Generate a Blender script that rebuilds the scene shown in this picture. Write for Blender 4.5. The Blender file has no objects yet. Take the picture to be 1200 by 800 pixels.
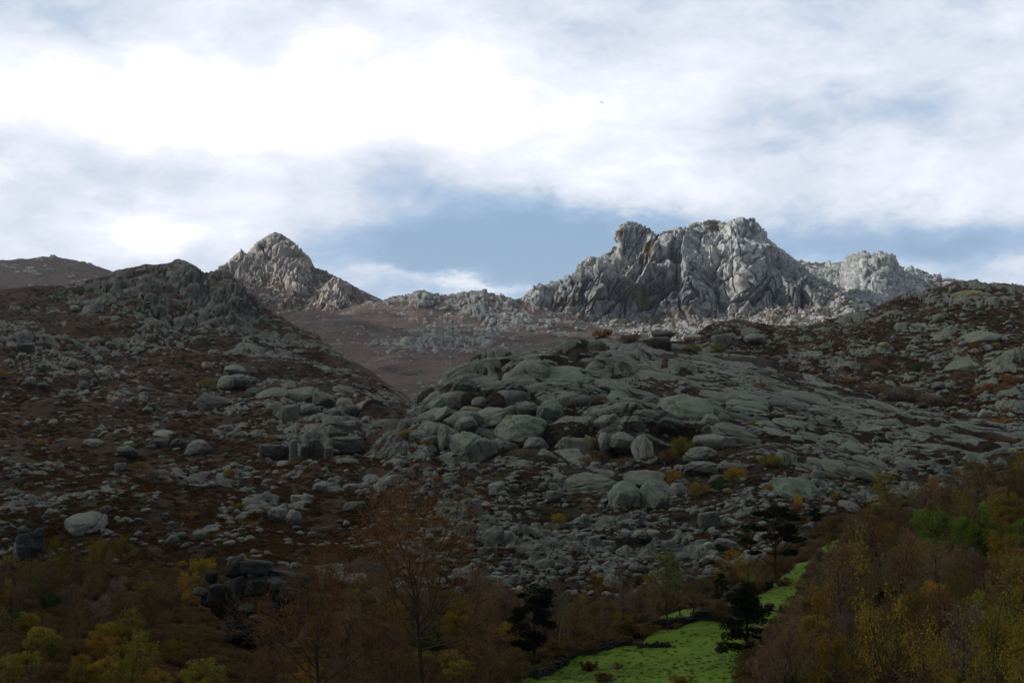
import bpy, bmesh, math, random
import numpy as np
from mathutils import Vector, Euler

random.seed(7)
RS = np.random.RandomState(11)
PI = math.pi
sc = bpy.context.scene
COL = sc.collection

# ------------------------------------------------------------------ camera
FL, HZ, CX, CY = 1648.0, 470.0, 600.0, 400.0      # photo measures (1200 x 800)
PITCH = math.atan((HZ - CY) / FL)
cam = bpy.data.objects.new('camera', bpy.data.cameras.new('camera'))
COL.objects.link(cam)
cam.data.sensor_width = 36.0
cam.data.lens = 36.0 * FL / 1200.0
cam.data.clip_start = 0.5
cam.data.clip_end = 40000
cam.rotation_euler = (PI / 2 + PITCH, 0, 0)
sc.camera = cam

# ------------------------------------------------------------------ view
sc.view_settings.view_transform = 'Standard'
sc.view_settings.look = 'None'
sc.view_settings.exposure = 0.0
sc.view_settings.gamma = 1.0
sc.cycles.use_denoising = True
sc.cycles.max_bounces = 5
sc.cycles.diffuse_bounces = 3
sc.cycles.transmission_bounces = 3
sc.cycles.volume_bounces = 0

CLOUD_T, THIN, HAZE = .44, .50, .000024
SUN_AZ, SUN_EL = math.radians(-85), math.radians(30)   # azimuth from the view direction, towards the right

# ------------------------------------------------------------------ node helper
class NT:
    def __init__(s, tree):
        s.t = tree; s.n = tree.nodes; s.l = tree.links
    def add(s, kind, **kw):
        n = s.n.new(kind)
        for k, v in kw.items(): setattr(n, k, v)
        return n
    def put(s, sock, v):
        if isinstance(v, bpy.types.NodeSocket): s.l.new(v, sock)
        elif v is not None: sock.default_value = v
    def m(s, op, a, b=None, c=None, clamp=False):
        n = s.add('ShaderNodeMath', operation=op, use_clamp=clamp)
        for i, v in enumerate((a, b, c)):
            if v is not None: s.put(n.inputs[i], v)
        return n.outputs[0]
    def mix(s, f, a, b, blend='MIX'):
        n = s.add('ShaderNodeMix', data_type='RGBA', blend_type=blend)
        s.put(n.inputs[0], f); s.put(n.inputs[6], a); s.put(n.inputs[7], b)
        return n.outputs[2]
    def noise(s, vec, scale, detail=4, rough=0.55, dist=0.0):
        n = s.add('ShaderNodeTexNoise')
        s.put(n.inputs['Vector'], vec); s.put(n.inputs['Scale'], scale)
        s.put(n.inputs['Detail'], detail); s.put(n.inputs['Roughness'], rough); s.put(n.inputs['Distortion'], dist)
        return n.outputs[0]
    def ramp(s, f, stops, interp='LINEAR'):
        n = s.add('ShaderNodeValToRGB'); cr = n.color_ramp; cr.interpolation = interp
        while len(cr.elements) > 1: cr.elements.remove(cr.elements[-1])
        cr.elements[0].position = stops[0][0]; cr.elements[0].color = col4(stops[0][1])
        for p, c in stops[1:]:
            e = cr.elements.new(p); e.color = col4(c)
        s.put(n.inputs[0], f); return n.outputs[0]
    def mr(s, v, a, b, c=0.0, d=1.0, smooth=True):
        n = s.add('ShaderNodeMapRange', interpolation_type='SMOOTHSTEP' if smooth else 'LINEAR')
        s.put(n.inputs[0], v); n.inputs[1].default_value = a; n.inputs[2].default_value = b
        n.inputs[3].default_value = c; n.inputs[4].default_value = d
        return n.outputs[0]
    def scale(s, vec, xyz):
        n = s.add('ShaderNodeVectorMath', operation='MULTIPLY'); s.put(n.inputs[0], vec); n.inputs[1].default_value = xyz
        return n.outputs[0]
    def rot(s, vec, e, xyz=(1, 1, 1)):
        n = s.add('ShaderNodeMapping'); s.put(n.inputs[0], vec)
        n.inputs['Rotation'].default_value = e; n.inputs['Scale'].default_value = xyz
        return n.outputs[0]

def col4(c):
    if isinstance(c, (int, float)): return (c, c, c, 1)
    return (c[0], c[1], c[2], 1)

# ------------------------------------------------------------------ sky
wd = bpy.data.worlds.new('World'); sc.world = wd; wd.use_nodes = True
w = NT(wd.node_tree); w.n.clear()
sky = w.add('ShaderNodeTexSky', sky_type='NISHITA', sun_disc=False)
sky.sun_elevation = SUN_EL; sky.sun_rotation = SUN_AZ
sky.altitude = 600; sky.air_density = 1.0; sky.dust_density = 1.5
tc = w.add('ShaderNodeTexCoord').outputs['Generated']
sp = w.add('ShaderNodeSeparateXYZ'); w.put(sp.inputs[0], tc)
X, Y, Z = sp.outputs
az = w.m('ARCTAN2', X, Y)
hz = w.m('SQRT', w.m('ADD', w.m('MULTIPLY', X, X), w.m('MULTIPLY', Y, Y)))
el = w.m('DIVIDE', Z, w.m('MAXIMUM', hz, 0.05))
U0 = w.m('MULTIPLY_ADD', az, FL, CX)
V0 = w.m('MULTIPLY_ADD', el, -FL, HZ)
d1 = w.scale(tc, (6, 6, 13))
wn = w.add('ShaderNodeTexNoise'); w.put(wn.inputs['Vector'], d1); wn.inputs['Scale'].default_value = 1.2; wn.inputs['Detail'].default_value = 9; wn.inputs['Roughness'].default_value = .64
ws = w.add('ShaderNodeSeparateColor'); w.put(ws.inputs[0], wn.outputs['Color'])
U = w.m('ADD', U0, w.m('MULTIPLY', w.m('SUBTRACT', ws.outputs[0], 0.5), 260))
V = w.m('ADD', V0, w.m('MULTIPLY', w.m('SUBTRACT', ws.outputs[1], 0.5), 130))
BLOBS = [(60, 130, 220, 34, .34), (230, 118, 110, 30, .18), (400, 75, 210, 62, .24), (560, 120, 110, 50, .12), (120, 200, 90, 14, -.06), (330, 150, 110, 28, .25), (520, 150, 140, 60, .12), (660, 195, 70, 34, .16),
         (800, 228, 60, 22, .26), (170, 272, 45, 18, .38), (8, 225, 34, 14, .30), (540, 334, 70, 7, .42), (350, 245, 120, 18, .18),
         (1010, 215, 220, 18, .10), (690, 120, 200, 60, .08),
         (560, 275, 130, 52, -.44), (470, 180, 70, 40, -.22), (670, 290, 90, 44, -.28), (1080, 285, 200, 22, -.36), (130, 45, 110, 28, -.12), (1000, 150, 110, 26, -.20),
         (240, 225, 120, 18, -.10), (940, 50, 300, 60, -.10), (315, 178, 30, 10, -.20), (150, 322, 260, 14, -.10), (420, 300, 80, 18, -.14)]
den = None
for bx_, by_, sx_, sy_, am_ in BLOBS:
    a_ = w.m('MULTIPLY', w.m('SUBTRACT', U, bx_), 1.0 / sx_); b_ = w.m('MULTIPLY', w.m('SUBTRACT', V, by_), 1.0 / sy_)
    g_ = w.m('MULTIPLY', w.m('EXPONENT', w.m('MULTIPLY', w.m('MULTIPLY_ADD', a_, a_, w.m('MULTIPLY', b_, b_)), -0.5)), am_)
    den = g_ if den is None else w.m('ADD', den, g_)
nA = w.noise(w.scale(tc, (1, 1, 2.6)), 5.5, 7, .55, .25)
nB = w.noise(w.scale(tc, (1, 1, 2.0)), 17, 9, .62, .5)
den = w.m('ADD', w.m('ADD', den, 0.62), w.m('ADD', w.m('MULTIPLY', w.m('SUBTRACT', nA, .5), .62), w.m('MULTIPLY', w.m('SUBTRACT', nB, .5), .46)))
# overcast: duller overhead and behind, as the heavy deck there implies
vb = w.add('ShaderNodeTexVoronoi', feature='SMOOTH_F1'); vd = w.add('ShaderNodeVectorMath', operation='ADD'); w.put(vd.inputs[0], w.scale(tc, (1, 1, 1.7)))
vsn = w.add('ShaderNodeVectorMath', operation='SCALE'); w.put(vsn.inputs[0], wn.outputs['Color']); vsn.inputs[3].default_value = .12; w.put(vd.inputs[1], vsn.outputs[0])
w.put(vb.inputs['Vector'], vd.outputs[0]); vb.inputs['Scale'].default_value = 13; vb.inputs['Detail'].default_value = 3; vb.inputs['Roughness'].default_value = .55
den = w.m('ADD', den, w.m('MULTIPLY', w.m('SUBTRACT', .42, vb.outputs['Distance']), .26))
dull = w.mr(el, .30, .9, 0, .22)
den = w.m('SUBTRACT', den, dull)
cloud = w.ramp(den, [(0.0, (.25, .37, .55)), (.20, (.33, .45, .63)), (.34, (.47, .555, .68)), (.45, (.60, .655, .75)), (.58, (.70, .735, .825)), (.72, (.80, .83, .92)), (.84, (.97, .975, 1.02)), (1.0, (1.12, 1.12, 1.12))])
cloud10 = w.mix(1.0, cloud, (10, 10, 10, 1), 'MULTIPLY')
cov = w.mr(den, .0, .35, .72, 1.0)
colr = w.mix(cov, sky.outputs[0], cloud10)
bg = w.add('ShaderNodeBackground'); w.put(bg.inputs[0], colr); bg.inputs[1].default_value = 0.12
wo = w.add('ShaderNodeOutputWorld'); w.l.new(bg.outputs[0], wo.inputs[0])
wd.cycles.sampling_method = 'MANUAL'; wd.cycles.sample_map_resolution = 512

# ------------------------------------------------------------------ sun
sd = bpy.data.lights.new('sun', 'SUN'); sd.energy = 5.0; sd.angle = math.radians(0.55); sd.color = (1.0, .965, .915)
so = bpy.data.objects.new('sun', sd); COL.objects.link(so)
SUN = Vector((math.sin(SUN_AZ) * math.cos(SUN_EL), math.cos(SUN_AZ) * math.cos(SUN_EL), math.sin(SUN_EL)))
so.rotation_euler = SUN.to_track_quat('Z', 'Y').to_euler()

# ------------------------------------------------------------------ numpy noise
_G = np.random.RandomState(3).normal(size=(256, 3)); _G /= np.linalg.norm(_G, axis=1)[:, None]; _G = _G.astype(np.float32) * 1.5
_P = np.random.RandomState(4).permutation(256); _P = np.concatenate([_P, _P, _P]).astype(np.int32)
def perlin(p):
    p = np.asarray(p, np.float32); sh = p.shape[:-1]; p = p.reshape(-1, 3)
    i = np.floor(p).astype(np.int32); f = p - i; i &= 255
    u = f * f * f * (f * (f * 6 - 15) + 10)
    out = np.zeros(len(p), np.float32)
    for dx in (0, 1):
        wx = u[:, 0] if dx else 1 - u[:, 0]; A = _P[(i[:, 0] + dx) & 255]
        for dy in (0, 1):
            wy = u[:, 1] if dy else 1 - u[:, 1]; B = _P[A + ((i[:, 1] + dy) & 255)]
            for dz in (0, 1):
                wz = u[:, 2] if dz else 1 - u[:, 2]; g = _G[_P[B + ((i[:, 2] + dz) & 255)]]
                out += wx * wy * wz * ((f[:, 0] - dx) * g[:, 0] + (f[:, 1] - dy) * g[:, 1] + (f[:, 2] - dz) * g[:, 2])
    return out.reshape(sh)
def fbm(p, octv=4, lac=2.03, gain=.5):
    p = np.asarray(p, np.float32); a = 1.0; s = 0; k = 1.0
    for o in range(octv):
        s = s + a * perlin(p * k + 17.3 * o); a *= gain; k *= lac
    return s
def ridged(p, octv=4, lac=2.05, gain=.5):
    p = np.asarray(p, np.float32); a = 1.0; s = 0; k = 1.0; n = 0
    for o in range(octv):
        s = s + a * (1 - np.abs(perlin(p * k + 9.1 * o)) * 2); n += a; a *= gain; k *= lac
    return s / n
_V = np.random.RandomState(5).rand(4096, 3).astype(np.float32)
def vor3(p, shingle=0):
    """F1, F2, two random values of the nearest cell"""
    p = np.asarray(p, np.float32); sh = p.shape[:-1]; p = p.reshape(-1, 3)
    i = np.floor(p).astype(np.int64); f = p - i
    F1 = np.full(len(p), 9., np.float32); F2 = F1.copy(); H = np.zeros(len(p), np.int64); D = np.zeros((len(p), 3), np.float32)
    for dx in (-1, 0, 1):
        for dy in (-1, 0, 1):
            for dz in (-1, 0, 1):
                h = (((i[:, 0] + dx) * 73856093) ^ ((i[:, 1] + dy) * 19349663) ^ ((i[:, 2] + dz) * 83492791))
                h = (h ^ (h >> 7)) & 4095
                q = _V[h]
                dv = f - q - np.array([dx, dy, dz], np.float32)
                d = (dv * dv).sum(1)
                c = d < F1
                F2 = np.where(c, F1, np.minimum(F2, d)); H = np.where(c, h, H); F1 = np.where(c, d, F1); D = np.where(c[:, None], dv, D)
    r = _V[(H * 7 + 13) & 4095]
    tl = (D * (_V[(H * 5 + 3) & 4095] * 2 - 1)).sum(1)
    if shingle: tl = tl * .35 - (D[:, 2] * 1.0 + D[:, 1] * .5 - D[:, 0] * .15) * shingle
    return np.sqrt(F1).reshape(sh), np.sqrt(F2).reshape(sh), r[:, 0].reshape(sh), r[:, 1].reshape(sh), tl.reshape(sh)
def sst(x, a, b):
    t = np.clip((x - a) / (b - a), 0, 1); return t * t * (3 - 2 * t)
def gauss(x, y, cx, cy, sx, sy): return np.exp(-.5 * (((x - cx) / sx) ** 2 + ((y - cy) / sy) ** 2))

def pix(px, py, Yd):
    """a point in the world at forward distance Yd, seen at this place of the photograph"""
    px, py, Yd = np.broadcast_arrays(np.asarray(px, float), np.asarray(py, float), np.asarray(Yd, float))
    a = (px - CX) / FL; b = -(py - CY) / FL; c, s = math.cos(PITCH), math.sin(PITCH)
    dy = c - b * s; dz = s + b * c
    return np.stack([a * Yd / dy, Yd, dz * Yd / dy], -1)

# ------------------------------------------------------------------ mesh helpers
def tag(o, label=None, cat=None, group=None, kind=None):
    if label: o['label'] = label
    if cat: o['category'] = cat
    if group: o['group'] = group
    if kind: o['kind'] = kind
    return o
def mesh_np(name, V, F, mats=(), attrs=None, smooth=True, midx=None):
    me = bpy.data.meshes.new(name); V = np.ascontiguousarray(V, np.float32).reshape(-1, 3)
    me.vertices.add(len(V)); me.vertices.foreach_set('co', V.ravel())
    if isinstance(F, np.ndarray): Fs = [F]
    else: Fs = [f for f in F if len(f)]
    n = sum(len(f) for f in Fs); nl = sum(f.size for f in Fs)
    me.loops.add(nl); me.polygons.add(n)
    me.loops.foreach_set('vertex_index', np.concatenate([f.ravel() for f in Fs]).astype(np.int32))
    st = []; k = 0
    for f in Fs:
        st.append(k + np.arange(len(f)) * f.shape[1]); k += f.size
    me.polygons.foreach_set('loop_start', np.concatenate(st).astype(np.int32))
    me.polygons.foreach_set('use_smooth', np.full(n, smooth, bool))
    if midx is not None: me.polygons.foreach_set('material_index', np.asarray(midx, np.int32))
    for m in mats: me.materials.append(m)
    for k_, a in (attrs or {}).items():
        at = me.attributes.new(k_, 'FLOAT', 'POINT'); at.data.foreach_set('value', np.ascontiguousarray(a, np.float32).ravel())
    me.update(calc_edges=True)
    return me
def link(name, me, parent=None, loc=None):
    o = bpy.data.objects.new(name, me); COL.objects.link(o)
    if parent is not None: o.parent = parent
    if loc is not None: o.location = loc
    return o

# ------------------------------------------------------------------ materials
def pbsdf(t, base, rough, normal=None, spec=.25):
    b = t.add('ShaderNodeBsdfPrincipled'); t.put(b.inputs['Base Color'], base); t.put(b.inputs['Roughness'], rough)
    b.inputs['Specular IOR Level'].default_value = spec
    if normal is not None: t.put(b.inputs['Normal'], normal)
    return b.outputs[0]
def newmat(name):
    m = bpy.data.materials.new(name); m.use_nodes = True; t = NT(m.node_tree); t.n.clear(); return m, t
def out(t, sh): o = t.add('ShaderNodeOutputMaterial'); t.l.new(sh, o.inputs[0])
def granite(t, P, tint, dark, light, sc_=1.0, lichen=(.10, .12, .085), streak=.5, lf=.5):
    """grey granite: mottled, streaked with rain stains, tops paled by lichen and painted overhead light, hairline joints"""
    n1 = t.noise(P, .11 * sc_, 6, .62); n2 = t.noise(P, .9 * sc_, 5, .65); n3 = t.noise(t.scale(P, (1, 1, .16)), .55 * sc_, 4, .6)
    f = t.m('ADD', t.m('MULTIPLY', n1, .5), t.m('ADD', t.m('MULTIPLY', n2, .38), t.m('MULTIPLY', tint, .42)), clamp=False)
    c = t.ramp(f, [(.36, tuple(v * .7 for v in dark)), (.56, tuple(a * .6 + b * .4 for a, b in zip(dark, light))), (.84, tuple(v * 1.15 for v in light))])
    st = t.mr(n3, .50, .68, 0, streak)
    c = t.mix(st, c, tuple(v * .36 for v in dark) + (1,))
    g = t.add('ShaderNodeNewGeometry'); s = t.add('ShaderNodeSeparateXYZ'); t.put(s.inputs[0], g.outputs['Normal'])
    up = t.m('MULTIPLY', t.mr(s.outputs[2], .30, .85), t.mr(t.noise(P, .35 * sc_, 5, .7), .38, .60, .25 * lf, lf))
    up = t.m('MULTIPLY', up, t.mr(tint, -.25, .20, .25, 1.0))
    c = t.mix(up, c, lichen + (1,))  # upward faces paled: lichen, plus overhead light painted into the colour
    wv = t.add('ShaderNodeVectorMath', operation='ADD'); t.put(wv.inputs[0], t.rot(t.scale(P, (1, 1, 1.6)), (.3, .5, .2))); wn_ = t.add('ShaderNodeTexNoise'); t.put(wn_.inputs['Vector'], P); wn_.inputs['Scale'].default_value = .2 * sc_; ws_ = t.add('ShaderNodeVectorMath', operation='SCALE'); t.put(ws_.inputs[0], wn_.outputs['Color']); ws_.inputs[3].default_value = 7 / sc_; t.put(wv.inputs[1], ws_.outputs[0])
    v = t.add('ShaderNodeTexVoronoi', feature='DISTANCE_TO_EDGE'); t.put(v.inputs['Vector'], wv.outputs[0]); v.inputs['Scale'].default_value = .11 * sc_
    cr = t.mr(v.outputs[0], .0, .025, .35, 0)
    c = t.mix(cr, c, tuple(v_ * .25 for v_ in dark) + (1,))
    h = t.m('ADD', t.m('MULTIPLY', n2, 1.2), t.m('MULTIPLY', t.mr(v.outputs[0], 0, .05), .6))
    return c, h
def terrain_mat(name, dark, light, heath, gs=1.0, hs=1.0, bump=.6, lichen=(.10, .12, .085), streak=.5, rough=.92, lf=.5, bdist=.5):
    m, t = newmat(name)
    P = t.add('ShaderNodeTexCoord').outputs['Object']
    rk = t.add('ShaderNodeAttribute', attribute_name='rock').outputs['Fac']
    ti = t.add('ShaderNodeAttribute', attribute_name='tint').outputs['Fac']
    vg = t.add('ShaderNodeAttribute', attribute_name='veg').outputs['Fac']
    rc, rh = granite(t, P, ti, dark, light, gs, lichen, streak, lf)
    n = t.noise(P, .05 * hs, 5, .6); n2 = t.noise(P, .5 * hs, 5, .7); n3 = t.noise(P, 1.6 * hs, 3, .6)
    f = t.m('ADD', t.m('MULTIPLY_ADD', n, .45, t.m('MULTIPLY', n2, .45)), t.m('MULTIPLY', vg, .3))
    hc = t.ramp(f, heath)
    hc = t.mix(t.mr(n3, .35, .7, .55, 0), hc, (.010, .009, .006, 1))
    k = t.mr(t.m('ADD', rk, t.m('MULTIPLY', t.m('SUBTRACT', n2, .5), .7)), .40, .56)
    c = t.mix(k, hc, rc)
    bh = t.m('ADD', t.m('MULTIPLY', k, rh), t.m('MULTIPLY', t.m('SUBTRACT', 1.0, k), t.m('MULTIPLY', t.m('ADD', n2, n3), 1.3)))
    b = t.add('ShaderNodeBump'); t.put(b.inputs['Height'], bh); b.inputs['Strength'].default_value = bump; b.inputs['Distance'].default_value = bdist
    out(t, pbsdf(t, c, rough, b.outputs[0], .15)); return m
def boulder_mat(name, sc_=1.0):
    m, t = newmat(name)
    oi = t.add('ShaderNodeObjectInfo')
    P0 = t.add('ShaderNodeTexCoord').outputs['Object']
    add = t.add('ShaderNodeVectorMath', operation='ADD'); t.put(add.inputs[0], P0)
    cmb = t.add('ShaderNodeCombineXYZ'); r_ = t.m('MULTIPLY', oi.outputs['Random'], 37.0)
    t.put(cmb.inputs[0], r_); t.put(cmb.inputs[1], r_); t.put(add.inputs[1], cmb.outputs[0]); P = add.outputs[0]
    c, h = granite(t, P, oi.outputs['Random'], (.034, .037, .033), (.125, .134, .115), sc_ * 6, (.150, .164, .128), .5, .8)
    c = t.mix(1.0, c, oi.outputs['Color'], 'MULTIPLY')
    b = t.add('ShaderNodeBump'); t.put(b.inputs['Height'], h); b.inputs['Strength'].default_value = .55; b.inputs['Distance'].default_value = .25
    out(t, pbsdf(t, c, .9, b.outputs[0], .2)); return m
def leaf_mat(name, cols, trans=.3, objcol=True):
    m, t = newmat(name)
    oi = t.add('ShaderNodeObjectInfo'); P = t.add('ShaderNodeTexCoord').outputs['Object']
    n = t.noise(P, .5, 3, .6); f = t.m('ADD', t.m('MULTIPLY', n, .8), t.m('MULTIPLY', oi.outputs['Random'], .25))
    c = t.ramp(f, cols)
    if objcol: c = t.mix(1.0, c, oi.outputs['Color'], 'MULTIPLY')
    d = t.add('ShaderNodeBsdfDiffuse'); t.put(d.inputs[0], c)
    tr = t.add('ShaderNodeBsdfTranslucent'); t.put(tr.inputs[0], c)
    mx = t.add('ShaderNodeMixShader'); mx.inputs[0].default_value = trans; t.l.new(d.outputs[0], mx.inputs[1]); t.l.new(tr.outputs[0], mx.inputs[2])
    out(t, mx.outputs[0]); return m
def bark_mat(name, a, b, objcol=False):
    m, t = newmat(name); P = t.add('ShaderNodeTexCoord').outputs['Object']
    c = t.ramp(t.noise(t.scale(P, (1, 1, .3)), 5, 4, .6), [(.3, a), (.7, b)])
    if objcol: c = t.mix(1.0, c, t.add('ShaderNodeObjectInfo').outputs['Color'], 'MULTIPLY')
    out(t, pbsdf(t, c, .95, None, .1)); return m

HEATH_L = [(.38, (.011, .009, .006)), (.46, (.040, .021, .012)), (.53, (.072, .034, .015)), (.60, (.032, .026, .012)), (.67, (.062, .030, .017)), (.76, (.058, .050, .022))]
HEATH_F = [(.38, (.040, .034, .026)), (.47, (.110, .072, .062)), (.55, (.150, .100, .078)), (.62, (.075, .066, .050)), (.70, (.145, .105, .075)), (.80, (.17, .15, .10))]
HEATH_D = [(.38, (.009, .008, .006)), (.50, (.028, .018, .010)), (.60, (.026, .024, .011)), (.70, (.075, .042, .018))]
M_left = terrain_mat('heath_and_granite_west', (.034, .036, .032), (.130, .132, .118), HEATH_L, 1, 1, .8, (.145, .150, .122), .5, lf=.8)
M_right = terrain_mat('heath_and_granite_east', (.036, .040, .033), (.130, .137, .113), HEATH_L, 1, 1, .8, (.145, .156, .118), .5, lf=.8)
M_dome = terrain_mat('granite_dome', (.034, .038, .034), (.125, .137, .118), HEATH_D, 1, 1, .8, (.150, .166, .132), .5, lf=.85)
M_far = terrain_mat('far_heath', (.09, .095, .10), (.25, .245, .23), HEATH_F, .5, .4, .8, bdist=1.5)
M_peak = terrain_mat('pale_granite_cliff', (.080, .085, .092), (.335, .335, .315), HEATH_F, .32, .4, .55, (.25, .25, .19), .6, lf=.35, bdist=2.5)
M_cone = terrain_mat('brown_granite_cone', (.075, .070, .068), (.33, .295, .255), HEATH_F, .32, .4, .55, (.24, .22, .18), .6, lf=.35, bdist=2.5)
M_grass_cols = [(.36, (.060, .066, .014)), (.44, (.068, .115, .011)), (.52, (.085, .150, .012)), (.59, (.115, .165, .016)), (.68, (.13, .14, .030))]
M_boulder = boulder_mat('boulder_granite')
M_bark = bark_mat('bark', (.020, .016, .012), (.060, .048, .038))
M_palebark = bark_mat('pale_bark', (.06, .055, .045), (.20, .185, .16))
M_twig = bark_mat('twig', (.045, .032, .026), (.10, .072, .058), True)
M_leaf = leaf_mat('leaf', [(.3, (.35, .35, .35)), (.55, (.8, .8, .8)), (.8, (1.2, 1.15, 1.1))])
M_needle = leaf_mat('needle', [(.3, (.30, .30, .30)), (.6, (.8, .8, .8)), (.85, (1.3, 1.3, 1.2))], .1)
M_wall = boulder_mat('dark_field_stone', 2)

# ------------------------------------------------------------------ terrain layers
def herm(tk, Vk, t):
    """monotone cubic through rows Vk at tk, evaluated at t"""
    Vk = np.asarray(Vk); n = len(tk); h = np.diff(tk); d = np.diff(Vk, axis=0) / h[:, None]
    m = np.zeros_like(Vk); m[0] = d[0]; m[-1] = d[-1]
    for i in range(1, n - 1):
        same = d[i - 1] * d[i] > 0
        hm = 2 * d[i - 1] * d[i] / np.where(same, d[i - 1] + d[i], 1)
        m[i] = np.where(same, hm, 0)
    i = np.clip(np.searchsorted(tk, t, side='right') - 1, 0, n - 2)
    s = ((t - tk[i]) / h[i])[:, None]; H = h[i][:, None]
    return (2 * s**3 - 3 * s**2 + 1) * Vk[i] + (s**3 - 2 * s**2 + s) * H * m[i] + (-2 * s**3 + 3 * s**2) * Vk[i + 1] + (s**3 - s**2) * H * m[i + 1]
class Layer:
    def __init__(s, contours, x0, x1, nc, nr, crest=0, back=None, nb=14, tw=None):
        """contours: bottom to top, each a list of (px, py, Y)"""
        s.px = np.linspace(x0, x1, nc)
        py = []; Y = []
        for c in contours:
            c = np.array(c, float)
            py.append(np.interp(s.px, c[:, 0], c[:, 1])); Y.append(np.interp(s.px, c[:, 0], c[:, 2]))
        for i in range(len(Y)):
            k = max(3, int(nc * .02)) | 1
            ker = np.hanning(k + 2)[1:-1]; ker /= ker.sum()
            Y[i] = np.convolve(np.pad(Y[i], k // 2, 'edge'), ker, 'valid')
            if i < len(Y) - 1: py[i] = np.convolve(np.pad(py[i], k // 2, 'edge'), ker, 'valid')
        py = np.array(py); Y = np.array(Y)
        mp = -py.mean(1); tk = (mp - mp[0]) / (mp[-1] - mp[0]) if tw is None else np.array(tw)
        s.tk = tk
        v = np.linspace(0, 1, nr)
        PY = herm(tk, py, v); YY = herm(tk, Y, v)
        YY = YY + crest * (1 - np.sqrt(1 - np.minimum(v, .9995) ** 2))[:, None] ** 2
        s.PYf = PY; s.nr = nr
        P = pix(s.px[None, :], PY, YY)
        L, drop = back or (300, 120)
        wv = (np.arange(1, nb + 1) / nb)[:, None] ** 1.6
        top = P[-1]
        # leave the crest with the slope the hill arrives with
        bx = np.stack([top[None, :, 0] * (1 + wv * L / top[None, :, 1] * .8), top[None, :, 1] + wv * L, top[None, :, 2] - drop * wv ** 1.25], -1)
        s.P = np.concatenate([P, bx], 0)
        s.PX = np.broadcast_to(s.px, s.P.shape[:2]).copy()
        s.PY = np.concatenate([PY, np.repeat(PY[-1:], nb, 0)], 0)
        s.front = np.concatenate([np.ones(nr), np.zeros(nb)])[:, None]
        s.N = s.normals()
    def normals(s):
        a = np.gradient(s.P, axis=1); b = np.gradient(s.P, axis=0); n = np.cross(a, b)
        n /= np.linalg.norm(n, axis=-1)[..., None] + 1e-9
        return n
    def displace(s, d):
        s.P = s.P + s.N * d[..., None]
    def build(s, name, mat, attrs, kind='structure', label=None, cat=None):
        R, C = s.P.shape[:2]; i = np.arange(R * C).reshape(R, C)
        F = np.stack([i[:-1, :-1], i[:-1, 1:], i[1:, 1:], i[1:, :-1]], -1).reshape(-1, 4)
        o = link(name, mesh_np(name, s.P, F, (mat,), attrs)); tag(o, label, cat, None, kind)
        s.N2 = s.normals(); s.rk = np.asarray(attrs.get('rock', attrs.get('grass'))); return o
    def rock(s, px, py):
        c = int(np.clip((px - s.px[0]) / (s.px[-1] - s.px[0]) * (len(s.px) - 1), 0, len(s.px) - 1)); r = int(np.interp(-py, -s.PYf[:, c], np.arange(s.nr)))
        return float(s.rk[r, c])
    def at(s, px, py):
        """surface point and normal at this place of the photograph"""
        c = (px - s.px[0]) / (s.px[-1] - s.px[0]) * (len(s.px) - 1); c = min(max(c, 0), len(s.px) - 1.001)
        ci = int(c); col = s.PYf[:, ci]                     # decreasing with row
        r = np.interp(-py, -col, np.arange(s.nr)); r = min(max(r, 0), s.nr - 1.001)
        ri = int(r); fc, fr = c - ci, r - ri
        g = lambda A: (A[ri, ci] * (1 - fc) + A[ri, ci + 1] * fc) * (1 - fr) + (A[ri + 1, ci] * (1 - fc) + A[ri + 1, ci + 1] * fc) * fr
        return g(s.P), g(s.N2), ri / s.nr

def rockfield(P, cell, aniso, ang, dens, A, seed=0, edge=(.02, .2), tilt=.9, rnd=.5, gap=.05, shingle=0):
    """rounded or slabby blocks: returns height, mask and a random value per block. aniso = size per axis, ang = tilt in the x-z plane"""
    c, s_ = math.cos(ang), math.sin(ang)
    Q = np.stack([(P[..., 0] * c + P[..., 2] * s_) / aniso[0], P[..., 1] / aniso[1], (-P[..., 0] * s_ + P[..., 2] * c) / aniso[2]], -1) / cell + seed * 5.37
    Wp = np.stack([perlin(Q * .9 + 3), perlin(Q * .9 + 41), perlin(Q * .9 + 77)], -1) * .26
    F1, F2, r1, r2, tl = vor3(Q + Wp, shingle)
    e = F2 - F1 + .03 * perlin(Q * 4 + 9)
    rk = (r1 < dens).astype(np.float32)
    st = sst(e, edge[0], edge[1]); pil = rnd * np.sqrt(np.clip(sst(e, edge[0], edge[1] * 2.6), 0, 1)) + (1 - rnd) * st
    ht = rk * pil * A * np.maximum(.25 + 1.0 * r2 + tilt * tl * (.4 + r1), .1)
    return ht, rk * sst(e, edge[0] + gap * .4, edge[0] + gap), r2

def cols(s): return s.P.astype(np.float32)

# sky ridge far on the left ------------------------------------------------
def zone(points, X):  # interpolate helper
    p = np.array(points, float); return np.interp(X, p[:, 0], p[:, 1])

def far_layer(name, cont, x0, x1, nc, nr, crest, back, mat, fn, label=None, cat=None):
    L = Layer(cont, x0, x1, nc, nr, crest, back)
    d, at = fn(L); L.displace(d); L.build(name, mat, at, label=label, cat=cat); return L

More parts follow.
